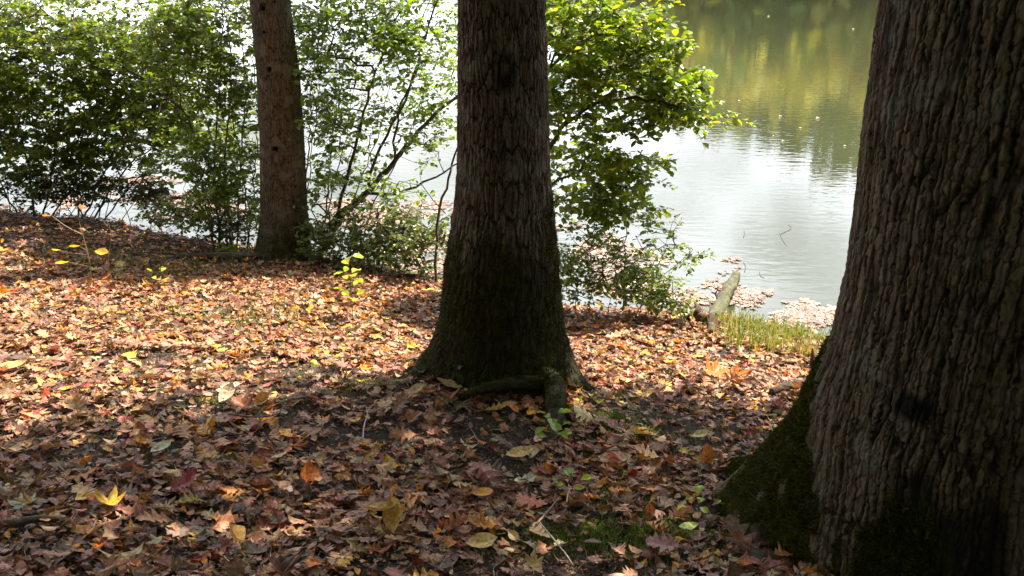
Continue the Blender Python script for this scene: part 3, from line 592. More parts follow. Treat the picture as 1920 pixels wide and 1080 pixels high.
for a in [(198, 962, 'maple', Yl, .13, 'bright yellow curled leaf in the shade at lower left', 2.6, -.3, .3, 1.0, .9),
          (165, 950, 'maple', Yl, .08, 'small yellow leaf touching the bright yellow curled leaf', .4, -.2),
          (48, 958, 'maple', (.33, .34, .22), .12, 'pale grey-green lobed leaf near the left edge', 2.2, 0, 0, .2, .2),
          (305, 855, 'beech', (.45, .42, .26), .11, 'pale greenish rounded leaf left of the shaded oak leaves', .9, -.1),
          (350, 925, 'oak', Rd, .16, 'dark red lobed leaf with a raised tip in the left foreground', .2, -.5, .2, .8),
          (575, 905, 'oval', Og, .12, 'orange-brown leaf standing on edge in the left foreground', 1.5, -.9, .9, .6, .7, .05, 1.6),
          (440, 1030, 'beech', (.55, .36, .12), .10, 'tan curled cup-shaped leaf near the bottom at left', 2.4, -.3, .5, 1.2, 1.5),
          (428, 752, 'beech', (.62, .50, .34), .13, 'cream coloured leaf beside the bright green tuft', 1.0, -.6, .2, .5),
          (436, 738, 'oval', (.6, .5, .36), .13, 'pale narrow leaf lying over the cream leaf by the tuft', .3, -.1),
          (496, 766, 'beech', (.52, .33, .12), .11, 'yellow-tan curled leaf right of the green tuft', .4, -.5, .5, 1.1, 1.1),
          (742, 998, 'oval', (.5, .34, .10), .17, 'long yellow-brown drooping leaf above the bottom edge', 4.9, .4, .4, .6, .6, .07),
          (715, 990, 'oval', (.52, .34, .13), .15, 'curled long leaf crossing the drooping yellow-brown leaf', 3.4, -.1, .3, .7, .8, .08),
          (903, 1036, 'beech', (.56, .38, .13), .13, 'yellow-tan flat leaf at the bottom centre', .15, -.1, .1, .4),
          (1240, 1040, 'oak', (.30, .14, .12), .14, 'pink spiky oak leaf lying flat at bottom centre right', 2.9, 0, 0, .2, .2, .05, 1.2),
          (1320, 880, 'beech', (.5, .19, .05), .13, 'orange-brown leaf standing upright at the tip of the mossy root', 1.4, -1.1, .6, .3, .6, .08),
          (1215, 982, 'beech', (.55, .20, .07), .08, 'small orange leaf standing upright below the green seedling', 1.5, -1.1, .4, .2, .4, .06),
          (975, 865, 'oval', (.6, .43, .18), .15, 'yellow-tan narrow leaf in front of the middle tree', .2, -.15, .2, .3, .3, .05),
          (1150, 876, 'oval', (.58, .42, .26), .19, 'long pale tan leaf right of the lower seedling', .0, -.1, .1, .2, .3, .05),
          (1312, 828, 'beech', (.6, .52, .24), .10, 'pale yellow leaf on bare soil left of the mossy root', .3, -.2, .1),
          (1338, 705, 'maple', (.6, .2, .03), .20, 'large orange lobed leaf in the sun left of the right tree', 1.2, -.35, .3, .6, .6),
          (1385, 716, 'maple', (.66, .22, .04), .17, 'bright orange lobed leaf beside the large orange leaf', .3, -.25, .3, .5, .6),
          (1000, 1068, 'maple', (.42, .30, .07), .09, 'yellow lobed leaf cut by the bottom edge', 1.5, -.3, .2),
          (962, 778, 'beech', Og, .09, 'orange leaf on the dark mound before the middle tree', 2.2, -.4, .3),
          (985, 915, 'oak2', (.42, .45, .32), .11, 'pale green-grey lobed leaf right of the striped leaf', .2, -.1),
          (750, 772, 'oak', (.32, .2, .15), .13, 'mauve-brown oak leaf leaning on the mound left of the middle tree', 1.0, -.6, .2),
          (780, 745, 'beech', (.36, .26, .08), .12, 'olive-yellow leaf at the left foot of the middle tree', .1, -.4, .2),
          (838, 735, 'oval', (.36, .26, .10), .15, 'olive tan leaf resting against the base of the middle tree', 2.9, -.3, .2, .3, .3, .05, 1.4),
          (905, 905, 'oak', (.33, .14, .10), .19, 'reddish leaf with raised parallel ribs curled in the centre foreground', 5.3, .2, .3, -.7, -.8, .07),
          (905, 942, 'beech', (.62, .30, .05), .10, 'orange leaf edge under the ribbed reddish leaf', .1, -.1),
          (1150, 640, 'oak2', (.6, .36, .22), .15, 'pale orange oak leaf lying in the sun right of the middle tree', .3),
          (1410, 985, 'oval', (.52, .55, .34), .13, 'pale green pointed leaf beside the base of the right tree', .4, -.25, .2, .2, .3, .08, 1.3),
          (1290, 1005, 'oval', (.42, .5, .14), .09, 'small yellow-green leaf lying below the right seedlings', .1, -.1, .1),
          (1385, 1030, 'oak', (.36, .26, .2), .21, 'large mauve-brown oak leaf before the base of the right tree', 2.0, -.3, .2, .6),
          (25, 700, 'oval', (.62, .42, .13), .2, 'long tan-yellow leaf in the sun at the left edge', .1, -.1)]:
    leaf1(*a)

# ------------------------------------------------------------------ far wooded shore (seen in the water's mirror)
A_ = Acc(); TR = Acc(); nt_ = 620
for i in range(nt_):
    az = rng.uniform(-46, 50); t_ = rng.rand(); D = far_d(az) + 2 + 32 * t_; top = D * math.tan(R(far_e(az))) - CAMZ; h = np.clip(top * (.35 + .65 * t_) + rng.randn() * .8, 4, 40)
    X, Y = D * math.sin(R(az)), D * math.cos(R(az)); g0 = float(ground(X, Y, False)); rad = rng.uniform(2.2, 4.2); cz = max(h - rad * 1.1, g0 + 2)
    u = fbm(np.array(az * .22), np.array(t_ * 3.), 77, 3) + .1 * rng.randn()
    c_ = (.20, .20, .03) if u > .55 else ((.10, .13, .03) if u > .45 else ((.055, .085, .025) if u > .35 else (.16, .11, .03)))
    ee = math.degrees(math.atan((h + CAMZ) / D)); c_ = tuple(v * 1.5 for v in c_)
    if 6.2 < ee < 9.8 and rng.rand() < .75: c_ = (.38, .36, .10)
    if ee > 10.8: c_ = (.10, .12, .045)
    m = 110; q = rng.randn(m, 3); q /= np.linalg.norm(q, axis=1)[:, None]; q *= (.55 + .5 * rng.rand(m, 1)); Pp = np.array([X, Y, cz]) + q * np.array([rad, rad, rad * 1.25])
    A_.add(*leaves(OVFAR, Pp, rng.rand(m) * 6.28, rng.randn(m) * .6, rng.randn(m) * .6, rng.uniform(1.1, 2.2, m) * (D / 95) ** .5, np.array([c_]) * (.7 + .6 * rng.rand(m, 1)), wid=np.full(m, 1.5)))
    TR.add(*tube(np.array([[X, Y, g0 - .5], [X, Y, (g0 + cz) / 2], [X, Y, cz + rad * .5]]), [.25, .2, .1], 5), (.08, .06, .045))
V, F, C = A_.get(); V2, F2, C2 = TR.get()
tag(link('far_wood', mesh('far_wood', np.vstack([V, V2]), np.vstack([F, F2 + len(V)]), M_FAR, np.vstack([C, C2]))), kind='stuff', label='green and yellow autumn wood on the far bank, mirrored in the water', cat='wood')
# the wood behind the viewer, added out of view to block light from behind
A_ = Acc(); m = 26000; az = rng.uniform(R(75), R(285), m); D = rng.uniform(9, 20, m); Pp = np.c_[D * np.sin(az), D * np.cos(az) - 1, 1.5 + 11 * rng.rand(m) ** .9]
k = shore(Pp[:, 0]) - Pp[:, 1] > 3; Pp = Pp[k]; m = len(Pp)
A_.add(*leaves(OVFAR, Pp, rng.rand(m) * 6.28, rng.randn(m) * .6, rng.randn(m) * .6, rng.uniform(.5, .95, m), np.array(GREENS)[rng.randint(4, size=m)] * .8, wid=np.full(m, 1.4)))
for i in range(46):
    a, d = rng.uniform(R(80), R(280)), rng.uniform(8, 19); x, y = d * math.sin(a), d * math.cos(a) - 1
    if shore(np.array(x)) - y < 3: continue
    g0 = float(ground(x, y, False)); A_.add(*tube(np.array([[x, y, g0 - .3], [x, y, g0 + 5], [x + .3, y, g0 + 12]]), [.22, .17, .08], 8), (.1, .075, .055))
V, F, C = A_.get(); tag(link('surrounding_wood', mesh('surrounding_wood', V, F, M_FAR, C)), kind='stuff', label='leafy wood added behind the viewpoint to shade the clearing', cat='wood')

# ------------------------------------------------------------------ shrubs
def shrub(name, label, cat, stems, blobs, cols, leaf=.07, per=13, slen=.30, group=None, droop=.12, mt=None, rtwig=.0016, flat=.42, even=1.6):
    base = np.array(stems[0][0][0]); root = empty(name, base, label=label, cat=cat, group=group)
    nodes = []; par = []; rb = []
    for pts, r0, r1 in stems:
        ln = sum(np.linalg.norm(np.array(pts[i + 1]) - np.array(pts[i])) for i in range(len(pts) - 1)); n = max(4, int(ln / .10)); P = smooth_path(pts, n)
        P[1:] += rng.randn(n - 1, 3) * .010; s0 = len(nodes)
        for i in range(n): nodes.append(P[i]); par.append(-1 if i == 0 else s0 + i - 1); rb.append(r0 + (r1 - r0) * i / (n - 1))
    T = []
    for c_, rx, ry, rz, n in blobs:
        q = rng.randn(n * 3, 3); q /= np.linalg.norm(q, axis=1)[:, None]; q *= 1.12 * rng.rand(n * 3, 1) ** .45
        q = q * np.array([rx, ry, rz]) + np.array(c_); f = vnoise(q[:, 0] * 3.1 + q[:, 1], q[:, 2] * 4.5, 33); o_ = np.argsort(-(f + even * rng.rand(len(f))))[:n]; T += list(q[o_])
    T = np.array(T); A, P_, tips = grow(nodes, par, T); A = A.copy()
    sp = []; lp, ly, lpt, lr, ls = [], [], [], [], []; ext = []
    ctr = A[:len(nodes)].mean(0)
    for oi, ti in tips:
        p = A[ti]; v = p - A[P_[ti]]; v = v / (np.linalg.norm(v) + 1e-9) + .45 * rng.randn(3) * np.array([1, 1, .35]); v[2] = v[2] * .35 + .1; v /= np.linalg.norm(v) + 1e-9
        ln = slen * rng.uniform(.6, 1.2); m = 5; t_ = np.linspace(0, 1, m)[:, None]; Q = p + v * t_ * ln; Q[:, 2] -= droop * ln * (t_[:, 0] ** 2); ext.append((ti, Q))
        yaw0 = math.atan2(v[1], v[0])
        for j in range(per):
            f = (j + .5) / per; q = p + v * f * ln; q[2] -= droop * ln * f * f; side = 1 if j % 2 else -1
            lp.append(q + rng.randn(3) * .012); ly.append(yaw0 + side * rng.uniform(.6, 1.25)); lpt.append(rng.normal(.18, flat)); lr.append(rng.normal(0, flat)); ls.append(leaf * rng.uniform(.6, 1.2))
    n0 = len(A); add = []; ap = []
    for ti, Q in ext:
        prev = ti
        for q in Q[1:]: add.append(q); ap.append(prev); prev = n0 + len(add) - 1
    A = np.vstack([A, add]); P_ = np.r_[P_, ap].astype(int)
    V, F = skin_nodes(A, P_, rtwig * .75, rtwig, .42, np.array(rb), 5); part('stems', V, F, M_STEM, root)
    n = len(lp); ci = rng.choice(len(cols), n); C = np.array(cols)[ci] * (.65 + .7 * rng.rand(n, 1))
    V, F, C = leaves(GREEN, np.array(lp), np.array(ly), np.array(lpt), np.array(lr), np.array(ls), C, bend=rng.randn(n) * .3 - .25, cup=rng.rand(n) * .5, wid=.8 + .35 * rng.rand(n), cj=.06)
    part('foliage', V, F, mt or M_GREEN, root, col=C); return root
def B(px, py, Y, rpx, rpy, ry, n): c_ = at(px, py, Y); s = mpp(Y, py); return (c_, rpx * s, ry, rpy * s / .95, n)
def ST(r0, r1, Y0, *pts):                      # first point on the ground, the rest (px, py, Y)
    P = [at(pts[0][0], pts[0][1], Y0)]; P[0][2] = min(P[0][2], max(float(ground(P[0][0], P[0][1])), -.1)) - .03
    return ([tuple(P[0])] + [tuple(at(*q)) for q in pts[1:]], r0, r1)
DK = [(.11, .18, .022), (.14, .22, .025), (.08, .13, .02), (.18, .24, .03), (.18, .19, .04)]
BR = [(.19, .30, .022), (.15, .25, .02), (.24, .33, .028), (.11, .19, .018), (.26, .30, .035)]
YG = [(.20, .26, .03), (.14, .22, .025), (.10, .17, .02), (.26, .26, .04)]
shrub('leafy_shrub', 'dense dark green shrub filling the left edge above the water', 'shrub',
      [ST(.016, .006, 10.6, (60, 385), (50, 300, 10.6), (20, 200, 10.5), (-30, 80, 10.4)), ST(.014, .005, 10.7, (75, 385), (100, 310, 10.7), (110, 200, 10.8), (90, 60, 10.8)), ST(.012, .004, 10.6, (30, 385), (-20, 300, 10.5), (-80, 200, 10.4)), ST(.012, .004, 10.7, (90, 390), (150, 330, 10.8), (200, 250, 11), (240, 150, 11))],
      [B(20, 110, 10.6, 140, 85, .8, 230), B(90, 210, 10.8, 150, 80, .8, 210), B(50, 290, 10.7, 130, 55, .6, 120), B(-60, 200, 10.4, 90, 130, .6, 60), B(170, 120, 11, 110, 75, .6, 140), B(40, 20, 10.8, 130, 40, .6, 70)], DK, .088)
shrub('leafy_shrub', 'many-stemmed dark shrub fanning rightwards over the left shore', 'shrub',
      [ST(.014, .004, 10.9, (165, 385), (230, 320, 10.9), (300, 270, 11), (370, 230, 11.1)), ST(.014, .004, 10.9, (150, 388), (200, 310, 10.9), (240, 230, 11), (270, 120, 11.2)), ST(.012, .004, 10.9, (180, 385), (260, 335, 10.9), (340, 315, 11)), ST(.012, .004, 10.9, (140, 385), (150, 300, 10.9), (150, 200, 10.9)), ST(.010, .004, 10.8, (155, 388), (120, 340, 10.8), (90, 290, 10.7)), ST(.010, .003, 10.9, (172, 388), (215, 350, 10.9), (290, 325, 10.9), (350, 330, 10.9))],
      [B(230, 210, 11, 140, 85, .8, 200), B(280, 110, 11.2, 130, 75, .7, 190), B(340, 250, 11, 100, 60, .6, 110), B(200, 300, 10.9, 130, 45, .6, 100)], DK, .086, even=1.1)
shrub('leafy_shrub', 'shrub left of the slim trunk with one thick branch arching up leftwards', 'shrub',
      [ST(.026, .006, 9.6, (432, 440), (420, 350, 9.6), (385, 302, 9.6), (345, 215, 9.7), (270, 150, 9.8), (190, 100, 9.9), (90, 30, 10)), ([tuple(at(345, 215, 9.7)), tuple(at(325, 140, 9.7)), tuple(at(290, 70, 9.7)), tuple(at(250, -20, 9.7))], .012, .004), ([tuple(at(270, 150, 9.8)), tuple(at(180, 130, 9.8)), tuple(at(80, 120, 9.9))], .009, .003)],
      [B(130, 50, 10, 130, 60, .5, 110), B(260, 60, 9.8, 120, 70, .5, 110), B(60, 10, 10.1, 90, 30, .5, 30), B(340, 120, 9.7, 70, 70, .5, 35)], DK + BR[:1], .068)
shrub('upright_shrub', 'cluster of thin upright stems just left of the slim trunk', 'shrub',
      [ST(.014, .006, 9.3, (410, 445), (402, 300, 9.3), (412, 150, 9.3), (420, -30, 9.3)), ST(.013, .005, 9.35, (425, 448), (420, 330, 9.35), (432, 180, 9.35), (428, 60, 9.4), (400, -40, 9.4)), ST(.011, .004, 9.3, (440, 450), (452, 300, 9.3), (462, 150, 9.3), (440, 0, 9.3)), ST(.010, .004, 9.3, (460, 455), (478, 330, 9.25), (485, 180, 9.3)), ST(.009, .003, 9.3, (400, 445), (380, 350, 9.3), (300, 280, 9.4))],
      [B(410, 60, 9.3, 95, 70, .5, 110), B(350, 30, 9.4, 90, 50, .5, 70), B(440, 190, 9.3, 60, 80, .4, 70), B(390, 300, 9.3, 60, 40, .4, 45), B(460, 300, 9.2, 40, 60, .3, 30)], DK + BR[:2], .066)
shrub('undergrowth', 'dark tangle of bare stems and leaves under the shrubs at the far left shore', 'undergrowth',
      [ST(.006, .002, 10.6, (x_, 388), (x_ + dx_ * .5, 350, 10.7), (x_ + dx_, 300 + abs(dx_) * .2, 10.8)) for x_, dx_ in ((10, 60), (40, -50), (70, 90), (105, 20), (135, -60), (160, 90), (190, 40), (215, 120), (240, -30), (265, 70), (290, 30), (20, -20), (120, 110))],
      [B(60, 350, 10.6, 90, 28, .4, 110), B(180, 352, 10.6, 90, 26, .4, 100), B(280, 365, 10.4, 60, 20, .3, 60), B(340, 400, 9.8, 70, 26, .3, 80), B(450, 425, 9.4, 70, 26, .3, 80), B(380, 370, 10, 60, 20, .3, 50)], [(.05, .07, .02), (.04, .06, .016), (.08, .06, .03), (.07, .09, .02)], .055, per=9, slen=.2, rtwig=.0024)
shrub('leafy_shrub', 'airy shrub of thin stems and small leaves behind the slim trunk', 'shrub',
      [ST(.012, .004, 9.7, (500 + k_ * 34, 455), (495 + k_ * 40, 330, 9.7), (480 + k_ * 52, 180, 9.7), (470 + k_ * 60, 20, 9.8)) for k_ in range(-3, 4)] + [ST(.010, .003, 9.6, (560 + k_ * 30, 462), (572 + k_ * 44, 380, 9.6), (590 + k_ * 60, 250, 9.6), (600 + k_ * 70, 120, 9.7)) for k_ in range(0, 4)],
      [B(470, 60, 9.7, 140, 70, .6, 120), B(440, 170, 9.7, 110, 70, .5, 90), B(610, 60, 9.7, 90, 70, .5, 90), B(620, 190, 9.7, 80, 80, .5, 70), B(430, 300, 9.6, 100, 60, .5, 60), B(640, 280, 9.6, 90, 50, .4, 30), B(740, 180, 9.7, 90, 80, .5, 35), B(330, 190, 9.9, 100, 90, .5, 60)], DK + BR[:1], .066, per=9)
shrub('low_shrub', 'lighter green low shrub at the foot of the upright stems', 'shrub',
      [ST(.006, .003, 9.0, (400, 455), (395, 400, 9), (380, 340, 9)), ST(.006, .003, 9.0, (430, 458), (440, 400, 9), (460, 345, 9)), ST(.005, .002, 9, (375, 450), (360, 400, 9), (345, 355, 9))],
      [B(395, 345, 9, 65, 28, .3, 65), B(450, 375, 8.95, 40, 35, .3, 40), B(370, 400, 9, 45, 30, .3, 25)], BR[1:3] + [(.13, .17, .04)], .052, slen=.2)
shrub('leaning_shrub', 'shrub with several stems leaning right between the slim and middle trunks', 'shrub',
      [ST(.048, .016, 9.1, (598, 462), (640, 405, 9.1), (690, 360, 9.2), (740, 300, 9.3), (800, 230, 9.4), (870, 165, 9.5)), ST(.026, .008, 9.1, (604, 455), (640, 370, 9.1), (668, 270, 9.1), (700, 150, 9.1), (750, 20, 9.1)),
       ([tuple(at(690, 360, 9.2)), tuple(at(700, 300, 9.2)), tuple(at(760, 190, 9.2)), tuple(at(800, 60, 9.2)), tuple(at(830, -30, 9.2))], .020, .008), ([tuple(at(690, 362, 9.2)), tuple(at(750, 362, 9.3)), tuple(at(810, 335, 9.3)), tuple(at(870, 300, 9.4))], .020, .008), ([tuple(at(740, 300, 9.3)), tuple(at(745, 220, 9.3)), tuple(at(780, 130, 9.4)), tuple(at(790, 30, 9.4))], .016, .006)],
      [B(650, 35, 9.1, 100, 55, .5, 120), B(780, 45, 9.3, 90, 65, .5, 130), B(720, 115, 9.2, 100, 50, .5, 75), B(610, 190, 9, 50, 60, .4, 40), B(650, 240, 9.1, 70, 45, .4, 38), B(790, 190, 9.4, 70, 60, .4, 60), B(640, 330, 9.1, 60, 30, .4, 30), B(790, 270, 9.3, 50, 35, .3, 20), B(610, 110, 9, 50, 50, .4, 25)], BR[:2] + DK[1:2], .066, per=10)
shrub('dark_sapling', 'dark slender sapling leaning right beside the left side of the middle trunk', 'sapling',
      [ST(.016, .006, 7.9, (815, 500), (822, 420, 7.9), (845, 320, 7.9), (868, 240, 8), (900, 100, 8)), ([tuple(at(835, 400, 7.9)), tuple(at(790, 350, 7.9)), tuple(at(750, 340, 7.9))], .006, .003)],
      [B(760, 350, 7.9, 55, 25, .3, 16), B(840, 140, 8, 40, 60, .3, 18)], BR[:2], .06, per=9)
shrub('undergrowth', 'low weeds and brambles between the slim trunk and the middle trunk', 'undergrowth',
      [ST(.004, .002, 8.6, (640, 485), (630, 440, 8.6), (620, 400, 8.6)), ST(.004, .002, 8.4, (690, 492), (700, 440, 8.4), (720, 400, 8.4)), ST(.004, .002, 8.3, (740, 498), (750, 450, 8.3), (770, 400, 8.3)), ST(.004, .002, 8.3, (790, 505), (800, 450, 8.3), (810, 420, 8.3)), ST(.004, .002, 8.5, (660, 488), (680, 420, 8.5))],
      [B(640, 450, 8.5, 65, 38, .3, 100), B(710, 445, 8.4, 65, 55, .3, 150), B(785, 450, 8.2, 55, 55, .3, 125), B(720, 400, 8.5, 70, 20, .3, 20), B(600, 400, 8.8, 40, 50, .3, 40)], [(.10, .14, .03), (.13, .19, .03), (.075, .11, .025), (.17, .20, .05)], .055, per=9, slen=.18, rtwig=.0022)
shrub('leafy_shrub', 'bright green shrub spreading right from behind the middle trunk over the lake', 'shrub',
      [ST(.035, .008, 7.8, (975, 560), (985, 430, 7.8), (1005, 320, 7.8), (1060, 235, 7.8), (1130, 190, 7.8), (1230, 190, 7.8), (1330, 225, 7.8)), ([tuple(at(985, 430, 7.8)), tuple(at(980, 250, 7.8)), tuple(at(1030, 130, 7.8)), tuple(at(1130, 60, 7.8)), tuple(at(1220, 40, 7.8))], .02, .005), ([tuple(at(1030, 130, 7.8)), tuple(at(1060, 40, 7.8)), tuple(at(1110, -40, 7.8))], .012, .004), ([tuple(at(990, 400, 7.8)), tuple(at(1060, 330, 7.7)), tuple(at(1140, 320, 7.7)), tuple(at(1210, 340, 7.7))], .014, .004), ([tuple(at(1060, 235, 7.8)), tuple(at(1150, 150, 7.8)), tuple(at(1260, 110, 7.8))], .010, .003)],
      [B(1085, 20, 7.8, 85, 34, .5, 75), B(1170, 30, 7.8, 75, 26, .45, 55), B(1090, 80, 7.8, 80, 22, .5, 50), B(1180, 95, 7.8, 95, 24, .45, 75), B(1110, 145, 7.8, 100, 24, .5, 75), B(1225, 150, 7.8, 80, 22, .4, 62), B(1110, 200, 7.8, 90, 20, .5, 50), B(1230, 205, 7.8, 85, 18, .3, 52), B(1315, 226, 7.8, 46, 10, .15, 18), B(1270, 170, 7.8, 40, 14, .25, 18), B(1150, 240, 7.8, 60, 14, .3, 20), B(1095, 300, 7.7, 75, 22, .4, 55), B(1150, 335, 7.7, 70, 22, .4, 50), B(1105, 370, 7.7, 75, 22, .4, 45), B(1185, 385, 7.7, 45, 18, .3, 24), B(1030, 200, 7.9, 40, 180, .4, 45), B(1235, 70, 7.8, 28, 14, .2, 10), B(1205, 308, 7.7, 40, 10, .2, 12)], BR, .082, per=10, slen=.26, flat=.42, droop=.3, even=.9)
shrub('shore_sapling', 'loose yellow-green saplings on the bank right of the middle trunk', 'sapling',
      [ST(.007, .003, 7.4, (1168, 560), (1170, 500, 7.4), (1175, 430, 7.4), (1190, 380, 7.4)), ST(.005, .002, 7.3, (1215, 570), (1230, 510, 7.3), (1255, 440, 7.3)), ST(.004, .002, 7.3, (1190, 568), (1240, 520, 7.3), (1300, 470, 7.2)), ST(.005, .002, 7.4, (1110, 555), (1110, 500, 7.4), (1100, 440, 7.4))],
      [B(1160, 440, 7.4, 60, 40, .3, 34), B(1240, 440, 7.3, 40, 35, .25, 16), B(1285, 478, 7.2, 38, 16, .15, 12), B(1200, 500, 7.3, 60, 35, .3, 40), B(1100, 460, 7.4, 45, 40, .25, 26)], YG[:3] + BR[:2], .048, per=8, slen=.16)
shrub('undergrowth', 'leafy undergrowth along the sunny bank right of the middle trunk', 'undergrowth',
      [ST(.004, .002, 7.3, (1080, 562), (1085, 510, 7.3)), ST(.004, .002, 7.25, (1140, 566), (1150, 520, 7.2)), ST(.004, .002, 7.2, (1200, 574), (1210, 530, 7.2)), ST(.004, .002, 7.2, (1250, 580), (1260, 550, 7.2))],
      [B(1080, 520, 7.35, 50, 50, .25, 90), B(1150, 535, 7.3, 60, 34, .25, 75), B(1215, 545, 7.2, 55, 30, .22, 70), B(1265, 565, 7.1, 30, 16, .2, 22)], YG + BR[:3] + DK[:1], .045, per=9, slen=.14)

# ------------------------------------------------------------------ seedlings and small plants (each its own thing)
def seedling(label, px, py, h, lv, cols, leaf=.06, lean=(0, 0), name='seedling', rad=.0018):
    b_ = gp(px, py); root = empty(name, b_, label=label, cat='seedling', group='seedlings on the forest floor')
    Pt = [b_ - np.array([0, 0, .02]), b_ + np.array([lean[0] * .4, lean[1] * .4, h * .5]), b_ + np.array([lean[0], lean[1], h])]; P = smooth_path(Pt, 9)
    A_ = Acc(); A_.add(*tube(P, np.linspace(rad, rad * .5, 9), 5)); n = lv; q = []; yw = []
    for i in range(n):
        f = .35 + .65 * (i + 1) / n; p = P[min(8, int(f * 8))]; a = i * 2.4 + rng.rand(); d = np.array([math.cos(a), math.sin(a), .15]) * rng.uniform(.02, .06); A_.add(*tube(np.array([p, p + d * .5 + [0, 0, .006], p + d]), rad * .5, 4)); q.append(p + d); yw.append(a)
    V, F, _ = A_.get(); part('stem', V, F, M_STEM, root)
    C = np.array(cols)[rng.randint(len(cols), size=n)] * (.85 + .3 * rng.rand(n, 1))
    V, F, C = leaves(BEECH, np.array(q), np.array(yw), rng.randn(n) * .3 - .1, rng.randn(n) * .3, leaf * rng.uniform(.7, 1.2, n), C, bend=-.3 + .3 * rng.randn(n), cup=.2 + .3 * rng.rand(n), wid=np.full(n, 1.15))
    part('leaves', V, F, M_GREEN, root, col=C)
LM = [(.42, .52, .03), (.34, .48, .03), (.50, .54, .05)]; LG = [(.24, .40, .06), (.30, .44, .07)]
seedling('bright lime seedling left of the middle trunk in the sun', 662, 600, .52, 14, LM, .085, (.0, .02), rad=.003)
seedling('fresh green seedling before the pale root of the middle tree', 1040, 850, .26, 11, LG, .065, (-.02, 0), rad=.002)
seedling('small yellow-green seedling below the fresh green one', 1068, 935, .12, 7, LG + LM[:1], .05, (.03, 0))
seedling('dark green seedling growing against the middle trunk', 880, 722, .20, 7, [(.07, .14, .05)], .06)
seedling('thin sprig of small leaves rising by the mossy root', 1425, 905, .34, 12, LG, .032, (.03, 0))
seedling('little yellow-green seedling left of the right trunk base', 1300, 970, .12, 5, LM, .05)
seedling('low green plant at the foot of the right trunk', 1470, 985, .14, 9, [(.09, .16, .06), (.14, .2, .08)], .05, (.02, 0))
seedling('tiny green sprout further right under the right trunk', 1370, 965, .08, 5, LG, .035)
seedling('green sprout with flat leaves near the slim trunk', 425, 478, .13, 10, [(.22, .34, .03)], .1)
seedling('short lime sprout on the litter below the slim trunk', 300, 545, .2, 6, LM, .055)
seedling('yellow-green sprout in the sun at the left, low in the litter', 610, 690, .07, 6, LM, .05)
seedling('yellow sprout just left of the lime seedling', 570, 590, .1, 6, [(.5, .45, .06)], .05)
seedling('small lime sprout in the sun right of the middle trunk', 1110, 760, .06, 5, LM, .045)
# dying sapling with orange leaves
b_ = gp(172, 535); sp_ = empty('bare_sapling', b_, label='bare pale sapling with two orange-yellow leaves at left', cat='sapling'); A_ = Acc()
Y0 = b_[1]; q0 = at(172, 535, Y0)
def tw(*pts, r=.004): A_.add(*tube(smooth_path([at(a, c_, Y0) for a, c_ in pts], 10), np.linspace(r, r * .5, 10), 5))
tw((172, 538), (168, 490), (155, 440), (148, 412), (150, 396)); tw((155, 440), (125, 425), (98, 405)); tw((202, 535), (203, 490), (208, 440), (200, 412), r=.003); tw((208, 440), (222, 415), (216, 400), r=.002); tw((202, 425), (192, 412), r=.002); tw((148, 412), (135, 405), r=.002); tw((163, 470), (150, 462), r=.002); tw((168, 482), (178, 472), r=.002); tw((203, 500), (208, 515), r=.002); tw((168, 500), (150, 496), (130, 492), r=.002); tw((162, 478), (135, 474), (112, 470), r=.002); tw((98, 405), (92, 405), r=.002)
V, F, _ = A_.get(); m2, t, p = mat('pale_twig'); p.inputs['Base Color'].default_value = (.30, .22, .16, 1); p.inputs['Roughness'].default_value = .7; part('stem', V, F, m2, sp_)
lv = [(150, 462, 3.1, (.68, .30, .04), .10), (178, 472, .0, (.75, .45, .06), .12), (148, 392, 1.5, (.6, .15, .03), .1), (95, 405, 3.0, (.6, .2, .03), .08), (208, 515, 4.5, (.6, .18, .03), .11), (130, 492, 3.3, (.62, .42, .06), .12), (112, 470, 2.8, (.4, .4, .06), .09)]
V, F, C = leaves(BEECH, np.array([at(a, c_, Y0) for a, c_, *_ in lv]), np.array([a[2] for a in lv]), np.full(7, .1), np.full(7, .5), np.array([a[4] for a in lv]), np.array([a[3] for a in lv]), bend=np.full(7, .3), cup=np.full(7, .4))
part('leaves', V, F, M_GREEN, sp_, col=C)

# ------------------------------------------------------------------ grass and green tufts
def blades(label, name, spots, n, h, cols, w_=.004, cat='grass'):
    o = []; 
    for (px, py, rx, ry) in spots:
        c_ = gp(px, py); m = int(n * rx * ry * 4); x = c_[0] + rng.randn(m) * rx; y = c_[1] + rng.randn(m) * ry; o.append(np.c_[x, y, ground(x, y)])
    P = np.vstack(o); P = P[P[:, 2] > -.02]; m = len(P); a = rng.rand(m) * 6.28; ln = h * rng.uniform(.4, 1.2, m); d = np.c_[np.cos(a), np.sin(a), 0 * a] * (ln * rng.uniform(.1, .7, m))[:, None]; s = np.c_[-np.sin(a), np.cos(a), 0 * a] * w_
    mid = P + d * .4 + np.c_[0 * a, 0 * a, ln * .6]; tip = P + d + np.c_[0 * a, 0 * a, ln * rng.uniform(.6, 1, m)]
    V = np.stack([P - s, P + s, mid - s * .8, mid + s * .8, tip], 1).reshape(-1, 3); f = np.array([[0, 1, 3], [0, 3, 2], [2, 3, 4]]); F = (f[None] + (np.arange(m) * 5)[:, None, None]).reshape(-1, 3)
    C = np.repeat(np.array(cols)[rng.randint(len(cols), size=m)] * (.7 + .6 * rng.rand(m, 1)), 5, 0)
    tag(link(name, mesh(name, V, F, M_GRASS, C)), label, cat, kind='stuff')
